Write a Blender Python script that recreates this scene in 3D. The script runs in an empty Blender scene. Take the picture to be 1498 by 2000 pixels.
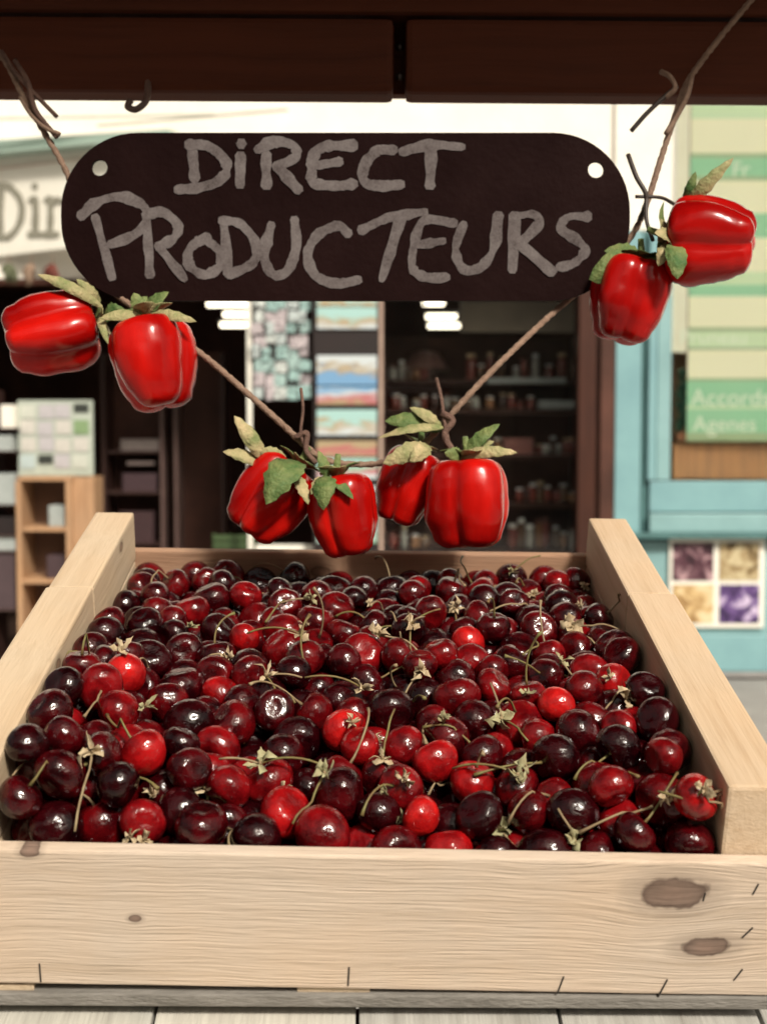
import bpy, bmesh, math, random
import numpy as np
from mathutils import Vector, Matrix, Quaternion, noise as mnoise

sc = bpy.context.scene
col = sc.collection
random.seed(11)
R = math.radians

# ------------------------------------------------------------------ camera
F = 2500.0                      # focal length in pixels of the 1498 x 2000 photograph
PITCH = R(3.4)
CZ = 1.40
cam_d = bpy.data.cameras.new('camera')
cam = bpy.data.objects.new('camera', cam_d)
col.objects.link(cam)
cam.location = (0, 0, CZ)
cam.rotation_euler = (R(90) - PITCH, 0, 0)
cam_d.sensor_fit = 'VERTICAL'
cam_d.sensor_height = 24
cam_d.lens = F / 2000 * 24
cam_d.clip_start = 0.02
cam_d.clip_end = 3000
cam_d.dof.use_dof = True
cam_d.dof.focus_distance = 0.72
cam_d.dof.aperture_fstop = 7.0
sc.camera = cam

# ------------------------------------------------------------------ sky, sun, exposure
SUN_EL, SUN_AZ = R(40), R(154)   # azimuth clockwise from +Y: a hazy sun behind the camera, to its right
world = bpy.data.worlds.new('World')
sc.world = world
world.use_nodes = True
wn = world.node_tree.nodes
wl = world.node_tree.links
bgn = wn['Background']
sky = wn.new('ShaderNodeTexSky')
sky.sky_type = 'NISHITA'
sky.sun_disc = False
sky.sun_elevation = SUN_EL
sky.sun_rotation = SUN_AZ
sky.air_density = 1.0
sky.dust_density = 6.0
sky.ozone_density = 0.6
hs_n = wn.new('ShaderNodeHueSaturation')
hs_n.inputs['Saturation'].default_value = 0.30      # thin high cloud: a nearly white sky
wl.new(sky.outputs[0], hs_n.inputs['Color'])
wb = wn.new('ShaderNodeMix'); wb.data_type = 'RGBA'; wb.blend_type = 'MULTIPLY'      # the photograph's warm white balance
wb.inputs[0].default_value = 1.0
wb.inputs[7].default_value = (1.0, .93, .80, 1)
wl.new(hs_n.outputs[0], wb.inputs[6])
wl.new(wb.outputs[2], bgn.inputs[0])
bgn.inputs[1].default_value = 0.055
sun_d = bpy.data.lights.new('sun', 'SUN')
sun_d.energy = 2.9
sun_d.angle = R(8)
sun_d.color = (1.0, 0.93, 0.82)
sun = bpy.data.objects.new('sun', sun_d)
col.objects.link(sun)
sdir = Vector((math.sin(SUN_AZ) * math.cos(SUN_EL), math.cos(SUN_AZ) * math.cos(SUN_EL), math.sin(SUN_EL)))
sun.rotation_euler = sdir.to_track_quat('Z', 'Y').to_euler()
sun.location = sdir * 20
sc.view_settings.view_transform = 'Standard'
sc.view_settings.look = 'None'
sc.view_settings.gamma = 1
sc.view_settings.exposure = 0.68
sc.view_settings.use_curve_mapping = False
sc.cycles.max_bounces = 8

# ------------------------------------------------------------------ helpers
def at(px, py, Y):
    """the point at depth Y (metres along the street axis) seen at a pixel of the photograph"""
    a, b = (px - 749) / F, (1000 - py) / F
    d = Vector((a, math.cos(PITCH) + b * math.sin(PITCH), -math.sin(PITCH) + b * math.cos(PITCH)))
    return Vector((0, 0, CZ)) + d * (Y / d.y)

def lin(r, g, b):
    f = lambda c: (c / 255 / 12.92) if c <= 10.3 else ((c / 255 + .055) / 1.055) ** 2.4
    return (f(r), f(g), f(b), 1)

def tag(o, label=None, cat=None, group=None, kind=None):
    if label: o['label'] = label
    if cat: o['category'] = cat
    if group: o['group'] = group
    if kind: o['kind'] = kind
    return o

def empty(name, loc=(0, 0, 0), mat=None):
    o = bpy.data.objects.new(name, None)
    col.objects.link(o)
    o.empty_display_size = .05
    if mat is not None: o.matrix_basis = mat
    else: o.location = loc
    return o

def world_of(o):
    m = o.matrix_basis.copy()
    return m if o.parent is None else world_of(o.parent) @ o.matrix_parent_inverse @ m

def attach(o, p):
    """parent o to p and leave it where it stands in the world"""
    if p is not None:
        o.parent = p
        o.matrix_parent_inverse = world_of(p).inverted()
    return o

def mesh_obj(name, verts, faces, mat, parent=None, matrix=None, smooth=False):
    me = bpy.data.meshes.new(name)
    me.from_pydata([tuple(v) for v in verts], [], faces)
    me.validate()
    if smooth:
        me.polygons.foreach_set('use_smooth', [True] * len(me.polygons))
    if mat is not None: me.materials.append(mat)
    o = bpy.data.objects.new(name, me)
    col.objects.link(o)
    if matrix is not None: o.matrix_basis = matrix
    attach(o, parent)
    return o

_boxes = {}
def box(name, size, mat, parent=None, loc=(0, 0, 0), matrix=None, bevel=0.0, local=None):
    """a bevelled board, centred on its own origin. matrix = world matrix; loc = world place; local = frame to put loc in"""
    key = (round(size[0], 5), round(size[1], 5), round(size[2], 5), round(bevel, 5), mat.name)
    me = _boxes.get(key)
    if me is None:
        bm = bmesh.new()
        bmesh.ops.create_cube(bm, size=1)
        bmesh.ops.scale(bm, vec=size, verts=bm.verts)
        if bevel > 0:
            bmesh.ops.bevel(bm, geom=list(bm.edges), offset=bevel, segments=2, affect='EDGES', profile=.6)
        me = bpy.data.meshes.new(name)
        bm.to_mesh(me); bm.free()
        me.materials.append(mat)
        _boxes[key] = me
    o = bpy.data.objects.new(name, me)
    col.objects.link(o)
    m = matrix if matrix is not None else Matrix.Translation(loc)
    if local is not None: m = local @ m
    o.matrix_basis = m
    attach(o, parent)
    return o

def catmull(pts, n=8):
    P = [Vector(p) for p in pts]
    P = [P[0] * 2 - P[1]] + P + [P[-1] * 2 - P[-2]]
    out = []
    for i in range(1, len(P) - 2):
        a, b, c, d = P[i - 1], P[i], P[i + 1], P[i + 2]
        for k in range(n):
            t = k / n
            out.append(.5 * ((2 * b) + (c - a) * t + (2 * a - 5 * b + 4 * c - d) * t * t + (3 * b - a - 3 * c + d) * t ** 3))
    out.append(P[-2])
    return out

def tube_data(pts, rad, segs=6, lobes=0, twist=0.0, lobe_amp=.3):
    """a closed tube along pts; rad a number or a function of 0..1; lobes > 0 gives a laid rope"""
    pts = [Vector(p) for p in pts]
    n = len(pts)
    V, Fc = [], []
    t0 = (pts[1] - pts[0]).normalized()
    up = Vector((0, 0, 1)) if abs(t0.z) < .9 else Vector((1, 0, 0))
    nrm = (up - t0 * up.dot(t0)).normalized()
    dist = 0
    for i, p in enumerate(pts):
        t = (pts[min(i + 1, n - 1)] - pts[max(i - 1, 0)]).normalized()
        nrm = (nrm - t * nrm.dot(t)).normalized()
        bi = t.cross(nrm)
        if i: dist += (pts[i] - pts[i - 1]).length
        r = rad(i / (n - 1)) if callable(rad) else rad
        for k in range(segs):
            a = 2 * math.pi * k / segs
            rr = r * (1 + (lobe_amp * (abs(math.cos(lobes * a / 2 + dist * twist)) - .6) if lobes else 0))
            V.append(p + (nrm * math.cos(a) + bi * math.sin(a)) * rr)
    for i in range(n - 1):
        for k in range(segs):
            a, b = i * segs + k, i * segs + (k + 1) % segs
            Fc.append((a, b, b + segs, a + segs))
    Fc.append(tuple(range(segs - 1, -1, -1)))
    Fc.append(tuple(range((n - 1) * segs, n * segs)))
    return V, Fc

def tube(name, pts, rad, mat, parent=None, segs=6, **kw):
    V, Fc = tube_data(pts, rad, segs, **kw)
    return mesh_obj(name, V, Fc, mat, parent, smooth=True)

def ribbon(name, strokes, mat, parent, to3d, width, thick=.0004, lift=.0002, seed=0):
    """hand-drawn strokes: flat bands of paint with ragged width; to3d maps (u, v, height) to the world; one mesh for each letter"""
    V, Fc = [], []
    rnd = random.Random(seed)
    for si, st in enumerate(strokes):
        P = catmull([Vector((p[0], p[1], 0)) for p in st], 7)
        n = len(P)
        T = [(P[min(i + 1, n - 1)] - P[max(i - 1, 0)]).normalized() for i in range(n)]
        # round the two ends off
        P = [P[0] - T[0] * width * .32] + P + [P[-1] + T[-1] * width * .32]
        T = [T[0]] + T + [T[-1]]
        n += 2
        h0 = lift + si * .00018 + (seed % 2) * .00009
        b0 = len(V)
        for i in range(n):
            w = width * .5 * (.88 + .42 * mnoise.noise(Vector((i * .30, seed * 3.1 + si, 0))))
            if i in (0, n - 1): w *= .55
            N = Vector((-T[i].y, T[i].x, 0))
            for s in (1, -1):
                q = P[i] + N * w * s * (.90 + .2 * rnd.random())
                V.append(to3d(q.x, q.y, h0 + thick + i * 2.5e-6)); V.append(to3d(q.x, q.y, 0.0))
        for i in range(n - 1):
            a = b0 + i * 4; c = a + 4
            Fc += [(a, a + 2, c + 2, c), (a + 1, a, c, c + 1), (a + 2, a + 3, c + 3, c + 2)]
        Fc.append((b0 + 1, b0 + 3, b0 + 2, b0)); e = b0 + (n - 1) * 4
        Fc.append((e, e + 2, e + 3, e + 1))
    return mesh_obj(name, V, Fc, mat, parent)

# ------------------------------------------------------------------ materials
def new_mat(name):
    m = bpy.data.materials.new(name)
    m.use_nodes = True
    nt = m.node_tree
    return m, nt, nt.nodes['Principled BSDF']

def N(nt, t, **kw):
    n = nt.nodes.new(t)
    for k, v in kw.items():
        setattr(n, k, v)
    return n

def mixc(nt, fac, a, b, blend='MIX'):
    n = nt.nodes.new('ShaderNodeMix')
    n.data_type = 'RGBA'; n.blend_type = blend
    ins = [i for i in n.inputs if i.enabled]
    for sock, val in zip(ins, (fac, a, b)):
        if isinstance(val, bpy.types.NodeSocket): nt.links.new(val, sock)
        else: sock.default_value = val
    return [o for o in n.outputs if o.enabled][0]

def ramp(nt, src, stops, interp='LINEAR'):
    n = nt.nodes.new('ShaderNodeValToRGB')
    n.color_ramp.interpolation = interp
    e = n.color_ramp.elements
    while len(e) < len(stops): e.new(.5)
    for i, (p, c) in enumerate(stops):
        e[i].position = p
        e[i].color = c if len(c) == 4 else (*c, 1)
    nt.links.new(src, n.inputs[0])
    return n.outputs[0]

def math_n(nt, op, a, b=None, clamp=False):
    n = nt.nodes.new('ShaderNodeMath'); n.operation = op; n.use_clamp = clamp
    for s, v in zip(n.inputs, (a, b)):
        if v is None: continue
        if isinstance(v, bpy.types.NodeSocket): nt.links.new(v, s)
        else: s.default_value = v
    return n.outputs[0]

def plain(name, c1, c2=None, scale=8.0, rough=.6, spec=.4, bump=0.0, bscale=None, coat=0.0, metal=0.0, detail=6, coords='Object', stretch=(1, 1, 1), rough2=None):
    """a mottled paint, plaster, cloth, metal..."""
    m, nt, b = new_mat(name)
    c2 = c2 or tuple(x * .75 for x in c1[:3]) + (1,)
    tc = N(nt, 'ShaderNodeTexCoord')
    mp = N(nt, 'ShaderNodeMapping'); mp.inputs['Scale'].default_value = stretch
    nt.links.new(tc.outputs[coords], mp.inputs[0])
    n = N(nt, 'ShaderNodeTexNoise'); n.inputs['Scale'].default_value = scale; n.inputs['Detail'].default_value = detail
    n.inputs['Roughness'].default_value = .62
    nt.links.new(mp.outputs[0], n.inputs['Vector'])
    nt.links.new(ramp(nt, n.outputs[0], [(.32, c1), (.70, c2)]), b.inputs['Base Color'])
    b.inputs['Roughness'].default_value = rough
    if rough2 is not None:
        nt.links.new(ramp(nt, n.outputs[0], [(.3, (rough,) * 3), (.7, (rough2,) * 3)]), b.inputs['Roughness'])
    b.inputs['Specular IOR Level'].default_value = spec
    b.inputs['Coat Weight'].default_value = coat
    b.inputs['Metallic'].default_value = metal
    if bump:
        n2 = N(nt, 'ShaderNodeTexNoise'); n2.inputs['Scale'].default_value = bscale or scale * 4; n2.inputs['Detail'].default_value = 5
        nt.links.new(mp.outputs[0], n2.inputs['Vector'])
        bp = N(nt, 'ShaderNodeBump'); bp.inputs['Strength'].default_value = bump; bp.inputs['Distance'].default_value = .01
        nt.links.new(n2.outputs[0], bp.inputs['Height'])
        nt.links.new(bp.outputs[0], b.inputs['Normal'])
    return m

def wood(name, light, dark, axis=0, scale=1.0, knots=(), rough=.6, knot_col=(.10, .055, .035, 1), bump=.25, weather=None, spec=.3):
    """sawn softwood: long streaks of grain along one axis of the board, flowing round its knots (a, b, ra, rb in board metres)"""
    m, nt, b = new_mat(name)
    tc = N(nt, 'ShaderNodeTexCoord')
    oi = N(nt, 'ShaderNodeObjectInfo')
    sep = N(nt, 'ShaderNodeSeparateXYZ')
    nt.links.new(tc.outputs['Object'], sep.inputs[0])
    ax = [sep.outputs[0], sep.outputs[1], sep.outputs[2]]
    along = ax[axis]
    other = [i for i in range(3) if i != axis]
    acr, thk = ax[other[1]], ax[other[0]]        # across the face, through the thickness
    wob = N(nt, 'ShaderNodeTexNoise'); wob.inputs['Scale'].default_value = 9 * scale; wob.inputs['Detail'].default_value = 2
    nt.links.new(tc.outputs['Object'], wob.inputs['Vector'])
    acr_w = math_n(nt, 'ADD', acr, math_n(nt, 'MULTIPLY', math_n(nt, 'SUBTRACT', wob.outputs[0], .5), .010 / scale))
    kmask = None
    for (ka, kb, ra, rb) in knots:
        da = math_n(nt, 'DIVIDE', math_n(nt, 'SUBTRACT', along, ka), ra)
        db = math_n(nt, 'DIVIDE', math_n(nt, 'SUBTRACT', acr_w, kb), rb)
        d2 = math_n(nt, 'ADD', math_n(nt, 'MULTIPLY', da, da), math_n(nt, 'MULTIPLY', db, db))
        g = math_n(nt, 'POWER', 2.718, math_n(nt, 'MULTIPLY', d2, -.28))
        acr_w = math_n(nt, 'SUBTRACT', acr_w, math_n(nt, 'MULTIPLY', g, math_n(nt, 'MULTIPLY', db, rb * .75)))
        k = d2
        kmask = k if kmask is None else math_n(nt, 'MINIMUM', kmask, k)
    cmb = N(nt, 'ShaderNodeCombineXYZ')
    nt.links.new(math_n(nt, 'MULTIPLY', along, 3.0 * scale), cmb.inputs[0])
    nt.links.new(math_n(nt, 'ADD', math_n(nt, 'MULTIPLY', acr_w, 90 * scale), math_n(nt, 'MULTIPLY', oi.outputs['Random'], 40)), cmb.inputs[1])
    nt.links.new(math_n(nt, 'MULTIPLY', thk, 60 * scale), cmb.inputs[2])
    n1 = N(nt, 'ShaderNodeTexNoise'); n1.inputs['Scale'].default_value = 1.6; n1.inputs['Detail'].default_value = 5; n1.inputs['Roughness'].default_value = .65
    nt.links.new(cmb.outputs[0], n1.inputs['Vector'])
    n2 = N(nt, 'ShaderNodeTexNoise'); n2.inputs['Scale'].default_value = 9; n2.inputs['Detail'].default_value = 3
    nt.links.new(cmb.outputs[0], n2.inputs['Vector'])
    n3 = N(nt, 'ShaderNodeTexNoise'); n3.inputs['Scale'].default_value = 12 * scale; n3.inputs['Detail'].default_value = 4
    nt.links.new(tc.outputs['Object'], n3.inputs['Vector'])
    mid = tuple((light[i] * .6 + dark[i] * .4) for i in range(3)) + (1,)
    c = ramp(nt, n1.outputs[0], [(.32, dark), (.43, mid), (.58, light)])
    c = mixc(nt, math_n(nt, 'MULTIPLY', ramp(nt, n2.outputs[0], [(.5, (0, 0, 0)), (.75, (1, 1, 1))]), .35), c, dark)
    tint = tuple(x * y for x, y in zip(light, (1.05, .93, .80, 1)))
    c = mixc(nt, math_n(nt, 'MULTIPLY', ramp(nt, n3.outputs[0], [(.35, (0, 0, 0)), (.7, (1, 1, 1))]), .5), c, tint)
    if weather:
        c = mixc(nt, ramp(nt, n3.outputs[0], [(.42, (0, 0, 0)), (.62, (1, 1, 1))]), c, weather)
    if kmask is not None:
        kn = N(nt, 'ShaderNodeTexNoise'); kn.inputs['Scale'].default_value = 150; kn.inputs['Detail'].default_value = 3
        nt.links.new(tc.outputs['Object'], kn.inputs['Vector'])
        kk = math_n(nt, 'ADD', kmask, math_n(nt, 'MULTIPLY', math_n(nt, 'SUBTRACT', kn.outputs[0], .5), 1.0))
        kc = ramp(nt, kk, [(0, tuple(min(1, x * 2.6) for x in knot_col[:3]) + (1,)), (.45, tuple(x * 1.7 for x in knot_col[:3]) + (1,)), (.85, knot_col), (1, knot_col)])
        halo = tuple(a * .55 + k * .45 for a, k in zip(dark, knot_col))
        c = mixc(nt, ramp(nt, math_n(nt, 'MULTIPLY', kk, .25), [(.25, (1, 1, 1)), (.75, (0, 0, 0))]), c, mixc(nt, .5, c, halo))
        c = mixc(nt, ramp(nt, kk, [(.40, (.75, .75, .75)), (.72, (.85, .85, .85)), (1.0, (0, 0, 0))]), c, kc)
    nt.links.new(c, b.inputs['Base Color'])
    b.inputs['Roughness'].default_value = rough
    b.inputs['Specular IOR Level'].default_value = spec
    if bump:
        bp = N(nt, 'ShaderNodeBump'); bp.inputs['Strength'].default_value = bump; bp.inputs['Distance'].default_value = .002
        nt.links.new(n2.outputs[0], bp.inputs['Height'])
        nt.links.new(bp.outputs[0], b.inputs['Normal'])
    return m

# ================================================================== THE PLACE: pavement and shop front
FY = 7.40                                        # the shop front stands this far down the street
M_plaster = plain('cream_plaster', (.84, .80, .73, 1), (.75, .71, .63, 1), 3, .85, .2, .25, 40)
M_pave = plain('pavement_stone', (.33, .32, .30, 1), (.22, .21, .20, 1), 2.2, .8, .3, .3, 30)
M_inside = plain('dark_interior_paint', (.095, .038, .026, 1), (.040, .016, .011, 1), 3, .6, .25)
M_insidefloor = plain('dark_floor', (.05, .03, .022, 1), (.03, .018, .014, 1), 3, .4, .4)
M_darkwood = wood('dark_brown_joinery', (.055, .020, .013, 1), (.022, .008, .006, 1), axis=2, scale=.3, rough=.4)
M_turq = plain('turquoise_paint', (.20, .37, .39, 1), (.15, .29, .32, 1), 3, .45, .45, .12, 60)
M_turq2 = plain('turquoise_paint_worn', (.23, .39, .40, 1), (.17, .30, .31, 1), 3, .55, .4, .12, 60)
M_teal = plain('dark_teal_paint', (.07, .17, .17, 1), (.05, .12, .12, 1), 5, .5, .4)
M_white = plain('off_white_paint', (.80, .78, .70, 1), (.72, .69, .61, 1), 3, .6, .3, .1, 30)
M_greyletter = plain('grey_letter_paint', (.26, .25, .20, 1), (.21, .20, .16, 1), 12, .6, .3)
M_celadon = plain('celadon_paint', (.36, .46, .40, 1), (.28, .37, .32, 1), 4, .6, .3)
M_grey = plain('grey_metal', (.30, .29, .28, 1), (.22, .21, .20, 1), 10, .45, .5)

ground = mesh_obj('pavement', [(-60, -40, 0), (60, -40, 0), (60, 80, 0), (-60, 80, 0)], [(0, 1, 2, 3)], M_pave)
tag(ground, kind='structure')

def wbox(name, px0, px1, py0, py1, Y0, Y1, mat, parent, bevel=.004):
    """a box whose front face spans a pixel rectangle at depth Y0 and which runs back to Y1"""
    a, c = at(px0, py1, Y0), at(px1, py0, Y0)
    b = at((px0 + px1) / 2, (py0 + py1) / 2, Y0)
    xs0, xs1 = b.x - (px1 - px0) / 2 * (b - Vector((0, 0, CZ))).length * 0 - 0, 0
    x0, x1 = at(px0, (py0 + py1) / 2, Y0).x, at(px1, (py0 + py1) / 2, Y0).x
    size = (x1 - x0, Y1 - Y0, c.z - a.z)
    return box(name, size, mat, parent, loc=((x0 + x1) / 2, (Y0 + Y1) / 2, (a.z + c.z) / 2), bevel=bevel)

shop = empty('shop_building', (0, FY, 0))
tag(shop, 'cream shop building with a wide dark open front and turquoise window surround', 'building')
zt = at(749, 545, FY).z                           # underside of the lintel
xl, xr = at(-420, 800, FY).x, at(1196, 800, FY).x
ZR = 6.2
# the masonry
xw0, xw1 = at(1312, 700, FY).x, at(1900, 700, FY).x
zw = at(1500, 120, FY).z
box('upper_wall', (xw0 + 6.0, .30, ZR - zt), M_plaster, shop, ((xw0 - 6.0) / 2, FY + .15, (ZR + zt) / 2), bevel=.01)
box('upper_wall', (xw1 - xw0, .30, ZR - zw), M_plaster, shop, ((xw0 + xw1) / 2 + .0005, FY + .151, (ZR + zw) / 2), bevel=.01)
box('wall_pier', (4.0, .30, ZR), M_plaster, shop, (xw1 + 2.001, FY + .15, ZR / 2), bevel=.01)
box('wall_pier', (2.2, .30, zt - .004), M_plaster, shop, (xl - 1.1, FY + .15, (zt - .004) / 2), bevel=.01)
# dark room behind the open front
D = 4.2
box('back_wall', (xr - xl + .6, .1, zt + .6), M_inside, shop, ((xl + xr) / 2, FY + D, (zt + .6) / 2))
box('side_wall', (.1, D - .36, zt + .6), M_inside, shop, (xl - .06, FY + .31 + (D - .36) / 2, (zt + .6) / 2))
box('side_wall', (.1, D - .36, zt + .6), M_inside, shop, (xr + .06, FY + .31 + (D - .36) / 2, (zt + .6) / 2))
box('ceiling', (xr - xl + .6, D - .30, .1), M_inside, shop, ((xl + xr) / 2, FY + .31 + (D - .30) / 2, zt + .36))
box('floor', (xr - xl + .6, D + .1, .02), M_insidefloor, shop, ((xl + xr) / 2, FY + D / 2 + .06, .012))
# dark wooden jamb beside the turquoise window
wbox('door_jamb', 1128, 1168, 556, 1330, FY - .02, FY + .14, M_darkwood, shop)
wbox('door_jamb', 1171, 1199, 556, 1330, FY - .06, FY + .14, M_inside, shop)
wbox('lintel_board', -400, 1199, 545, 556, FY - .03, FY + .10, M_darkwood, shop)

# ------------------------------------------------------------------ turquoise shop window on the right
win = empty('shop_window', at(1500, 1320, FY - .1))
tag(win, 'turquoise painted shop window surround with deep sill and panel below', 'window')
wbox('stile', 1202, 1252, 452, 1040, FY - .07, FY + .1, M_turq, win)
wbox('bead', 1253, 1266, 452, 1040, FY - .045, FY + .1, M_teal, win, .003)
wbox('bead', 1267, 1283, 452, 938, FY - .085, FY + .1, M_turq, win, .006)
wbox('stile', 1284, 1311, 452, 938, FY - .06, FY + .1, M_turq2, win)
wbox('stile', 1830, 1900, 122, 1040, FY - .07, FY + .1, M_turq, win)
wbox('bottom_rail', 1268, 1829, 940, 1000, FY - .075, FY + .1, M_turq, win)
wbox('bottom_rail', 1268, 1829, 1003, 1040, FY - .10, FY + .1, M_turq2, win, .008)
wbox('sill', 1215, 1905, 1042, 1052, FY - .16, FY + .1, M_teal, win)
wbox('lower_panel', 1215, 1900, 1056, 1238, FY - .06, FY + .1, M_turq2, win)
wbox('skirting', 1215, 1900, 1240, 1312, FY - .09, FY + .1, M_turq, win, .008)
wbox('plinth', 1205, 1900, 1314, 1323, FY - .11, FY + .1, M_grey, win)
wbox('wall_infill', 1201, 1322, 100, 450, FY - .03, FY + .1, M_plaster, win)
wbox('recess_back', 1312, 1829, 130, 938, FY + .16, FY + .2, plain('ochre_window_back', (.42, .22, .12, 1), (.33, .17, .09, 1), 3, .6), win)
# glass
gm, gnt, gb = new_mat('window_glass')
gb.inputs['Base Color'].default_value = (.95, 1, .98, 1)
gb.inputs['Roughness'].default_value = .02
gb.inputs['Transmission Weight'].default_value = 1
gb.inputs['IOR'].default_value = 1.02
gb.inputs['Specular IOR Level'].default_value = .5
wbox('pane', 1312, 1829, 130, 938, FY - .035, FY - .029, gm, win, 0)

gm2, g2nt, g2b = new_mat('shop_front_glass')
g2b.inputs['Base Color'].default_value = (.96, .98, .97, 1)
g2b.inputs['Roughness'].default_value = .01
g2b.inputs['Transmission Weight'].default_value = 1
g2b.inputs['IOR'].default_value = 1.35
wbox('pane', 749, 1127, 557, 1330, FY + .045, FY + .051, gm2, shop, 0)
# the striped price list in the window
def stripe_mat():
    m, nt, b = new_mat('striped_price_list_print')
    tc = N(nt, 'ShaderNodeTexCoord')
    sep = N(nt, 'ShaderNodeSeparateXYZ'); nt.links.new(tc.outputs['Generated'], sep.inputs[0])
    top, bot = 150., 862.
    G, Cc, G2, Lg = (.30, .62, .38, 1), (.95, .88, .64, 1), (.36, .46, .25, 1), (.66, .80, .52, 1)
    bands = [(862, 848, G2), (848, 800, G), (800, 795, Lg), (795, 745, G), (745, 738, G2), (738, 683, Cc), (683, 676, G2), (676, 646, Lg), (646, 637, G2), (637, 578, Cc),
             (578, 556, G), (556, 530, Lg), (530, 462, Cc), (462, 415, G), (415, 352, Cc), (352, 344, G2), (344, 308, G), (308, 300, G2), (300, 232, Cc), (232, 200, Lg), (200, 150, Cc)]
    stops = [((bot - y0) / (bot - top), c) for y0, y1, c in bands]
    n = N(nt, 'ShaderNodeTexNoise'); n.inputs['Scale'].default_value = 3; nt.links.new(tc.outputs['Object'], n.inputs['Vector'])
    c = ramp(nt, sep.outputs[2], stops, 'CONSTANT')
    c = mixc(nt, math_n(nt, 'MULTIPLY', n.outputs[0], .15), c, (.78, .74, .60, 1))
    nt.links.new(c, b.inputs['Base Color']); b.inputs['Roughness'].default_value = .55
    return m
wp = wbox('price_list', 1345, 1700, 150, 862, FY - .024, FY - .018, stripe_mat(), None, 0)
tag(wp, 'mint green and cream striped price list hanging inside the turquoise window', 'price list')
wbox('margin', 1314, 1344, 150, 688, FY - .024, FY - .018, plain('cream_margin', (.93, .86, .70, 1), (.86, .78, .62, 1), 6, .6), wp, 0)
M_print = plain('pale_print', (.90, .93, .78, 1), (.84, .88, .72, 1), 20, .6)
def window_text(body, px, py, h):
    cu = bpy.data.curves.new('lettering', 'FONT')
    cu.body = body; cu.size = h; cu.extrude = .0006
    tmp = bpy.data.objects.new('tmp', cu)
    me = bpy.data.meshes.new_from_object(tmp)
    bpy.data.objects.remove(tmp)
    me.materials.append(M_print)
    o = bpy.data.objects.new('lettering', me); col.objects.link(o)
    p = at(px, py, FY - .026)
    o.matrix_basis = Matrix.Translation(p) @ Matrix.Rotation(R(90), 4, 'X')
    attach(o, wp)
for body, px, py, h in (('Pruneau', 1326, 672, .118), ('Accords', 1348, 792, .135), ('Agenes', 1352, 842, .125), ('Fr', 1428, 344, .12)):
    window_text(body, px, py, h)
wbox('wooden_tray', 1314, 1800, 866, 936, FY + .04, FY + .14, wood('orange_tray_wood', (.55, .27, .13, 1), (.30, .15, .09, 1), axis=2, scale=.25), None)
tag(bpy.data.objects['wooden_tray'], 'orange brown wooden tray at the bottom of the shop window', 'tray')
# a dark leafy plant in the corner of the window
M_dkleaf = plain("dark_green_leaf", (.02, .075, .04, 1), (.01, .035, .02, 1), 30, .45)
M_pot = plain('clay_pot', (.42, .17, .09, 1), (.33, .13, .07, 1), 20, .7)

def leaf_data(base, tip, width, nrm, bend=.15, n=6, thick=.0006, fold=.18, ragged=0.0, twist=0.0):
    base, tip, nrm = Vector(base), Vector(tip), Vector(nrm)
    ax = tip - base; L = ax.length; t = ax / L
    nrm = (nrm - t * nrm.dot(t)).normalized(); sd = t.cross(nrm)
    V, Fc = [], []
    for i in range(n + 1):
        u = i / n
        w = width * .5 * (math.sin(math.pi * min(1, u * .92 + .06)) ** .75) * (1 if u < .99 else .15) * (1 + ragged * (.5 if i % 2 else -.5) + ragged * mnoise.noise(Vector((base.x * 900 + i * 1.7, base.z * 900, 0))))
        c = base + ax * u + nrm * (bend * L * math.sin(math.pi * u))
        for s, k in ((-1, 1), (0, 0), (1, 1)):
            tw = Matrix.Rotation(twist * u, 3, t)
            V.append(c + tw @ (sd * w * s + nrm * (fold * w * k)))
    m = len(V)
    V += [v - nrm * thick for v in V]
    for i in range(n):
        for k in range(2):
            a = i * 3 + k; q = (a, a + 1, a + 4, a + 3)
            Fc.append(q); Fc.append(tuple(x + m for x in reversed(q)))
        for k in (0, 2):
            a = i * 3 + k; Fc.append((a, a + 3, a + 3 + m, a + m) if k == 0 else (a + 3, a, a + m, a + 3 + m))
    return V, Fc

def leaf(name, base, tip, width, nrm, mat, parent, **kw):
    V, Fc = leaf_data(base, tip, width, nrm, **kw)
    return mesh_obj(name, V, Fc, mat, parent, smooth=True)

pb = at(1330, 862, FY + .02)
plant = empty('potted_plant', pb)
tag(plant, 'small dark leafy plant in the lower left corner of the shop window', 'plant')
V, Fc = [], []
for i in range(9):
    a = i / 9 * 2 * math.pi
    for (r_, z_) in ((.022, 0), (.030, .05)):
        V.append(pb + Vector((r_ * math.cos(a), r_ * math.sin(a), z_ + .002)))
for i in range(9):
    j = (i + 1) % 9
    Fc.append((2 * i, 2 * j, 2 * j + 1, 2 * i + 1))
Fc.append(tuple(2 * i for i in range(8, -1, -1))); Fc.append(tuple(2 * i + 1 for i in range(9)))
mesh_obj('pot', V, Fc, M_pot, plant)
rl = random.Random(5)
for i in range(44):
    h = .05 + .33 * rl.random()
    b0 = pb + Vector((rl.uniform(-.015, .03), rl.uniform(-.02, .02), h))
    a = rl.uniform(-.6, 3.8)
    leaf('leaf', b0, b0 + Vector((math.cos(a) * .05 + .01, rl.uniform(-.03, .03), .03 + .03 * rl.random())), .032, (0, -1, .3), M_dkleaf, plant, n=3)
tube('stem', [pb + Vector((0, 0, .04)), pb + Vector((.008, 0, .2)), pb + Vector((.005, 0, .39))], .004, M_dkleaf, plant)

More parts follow.
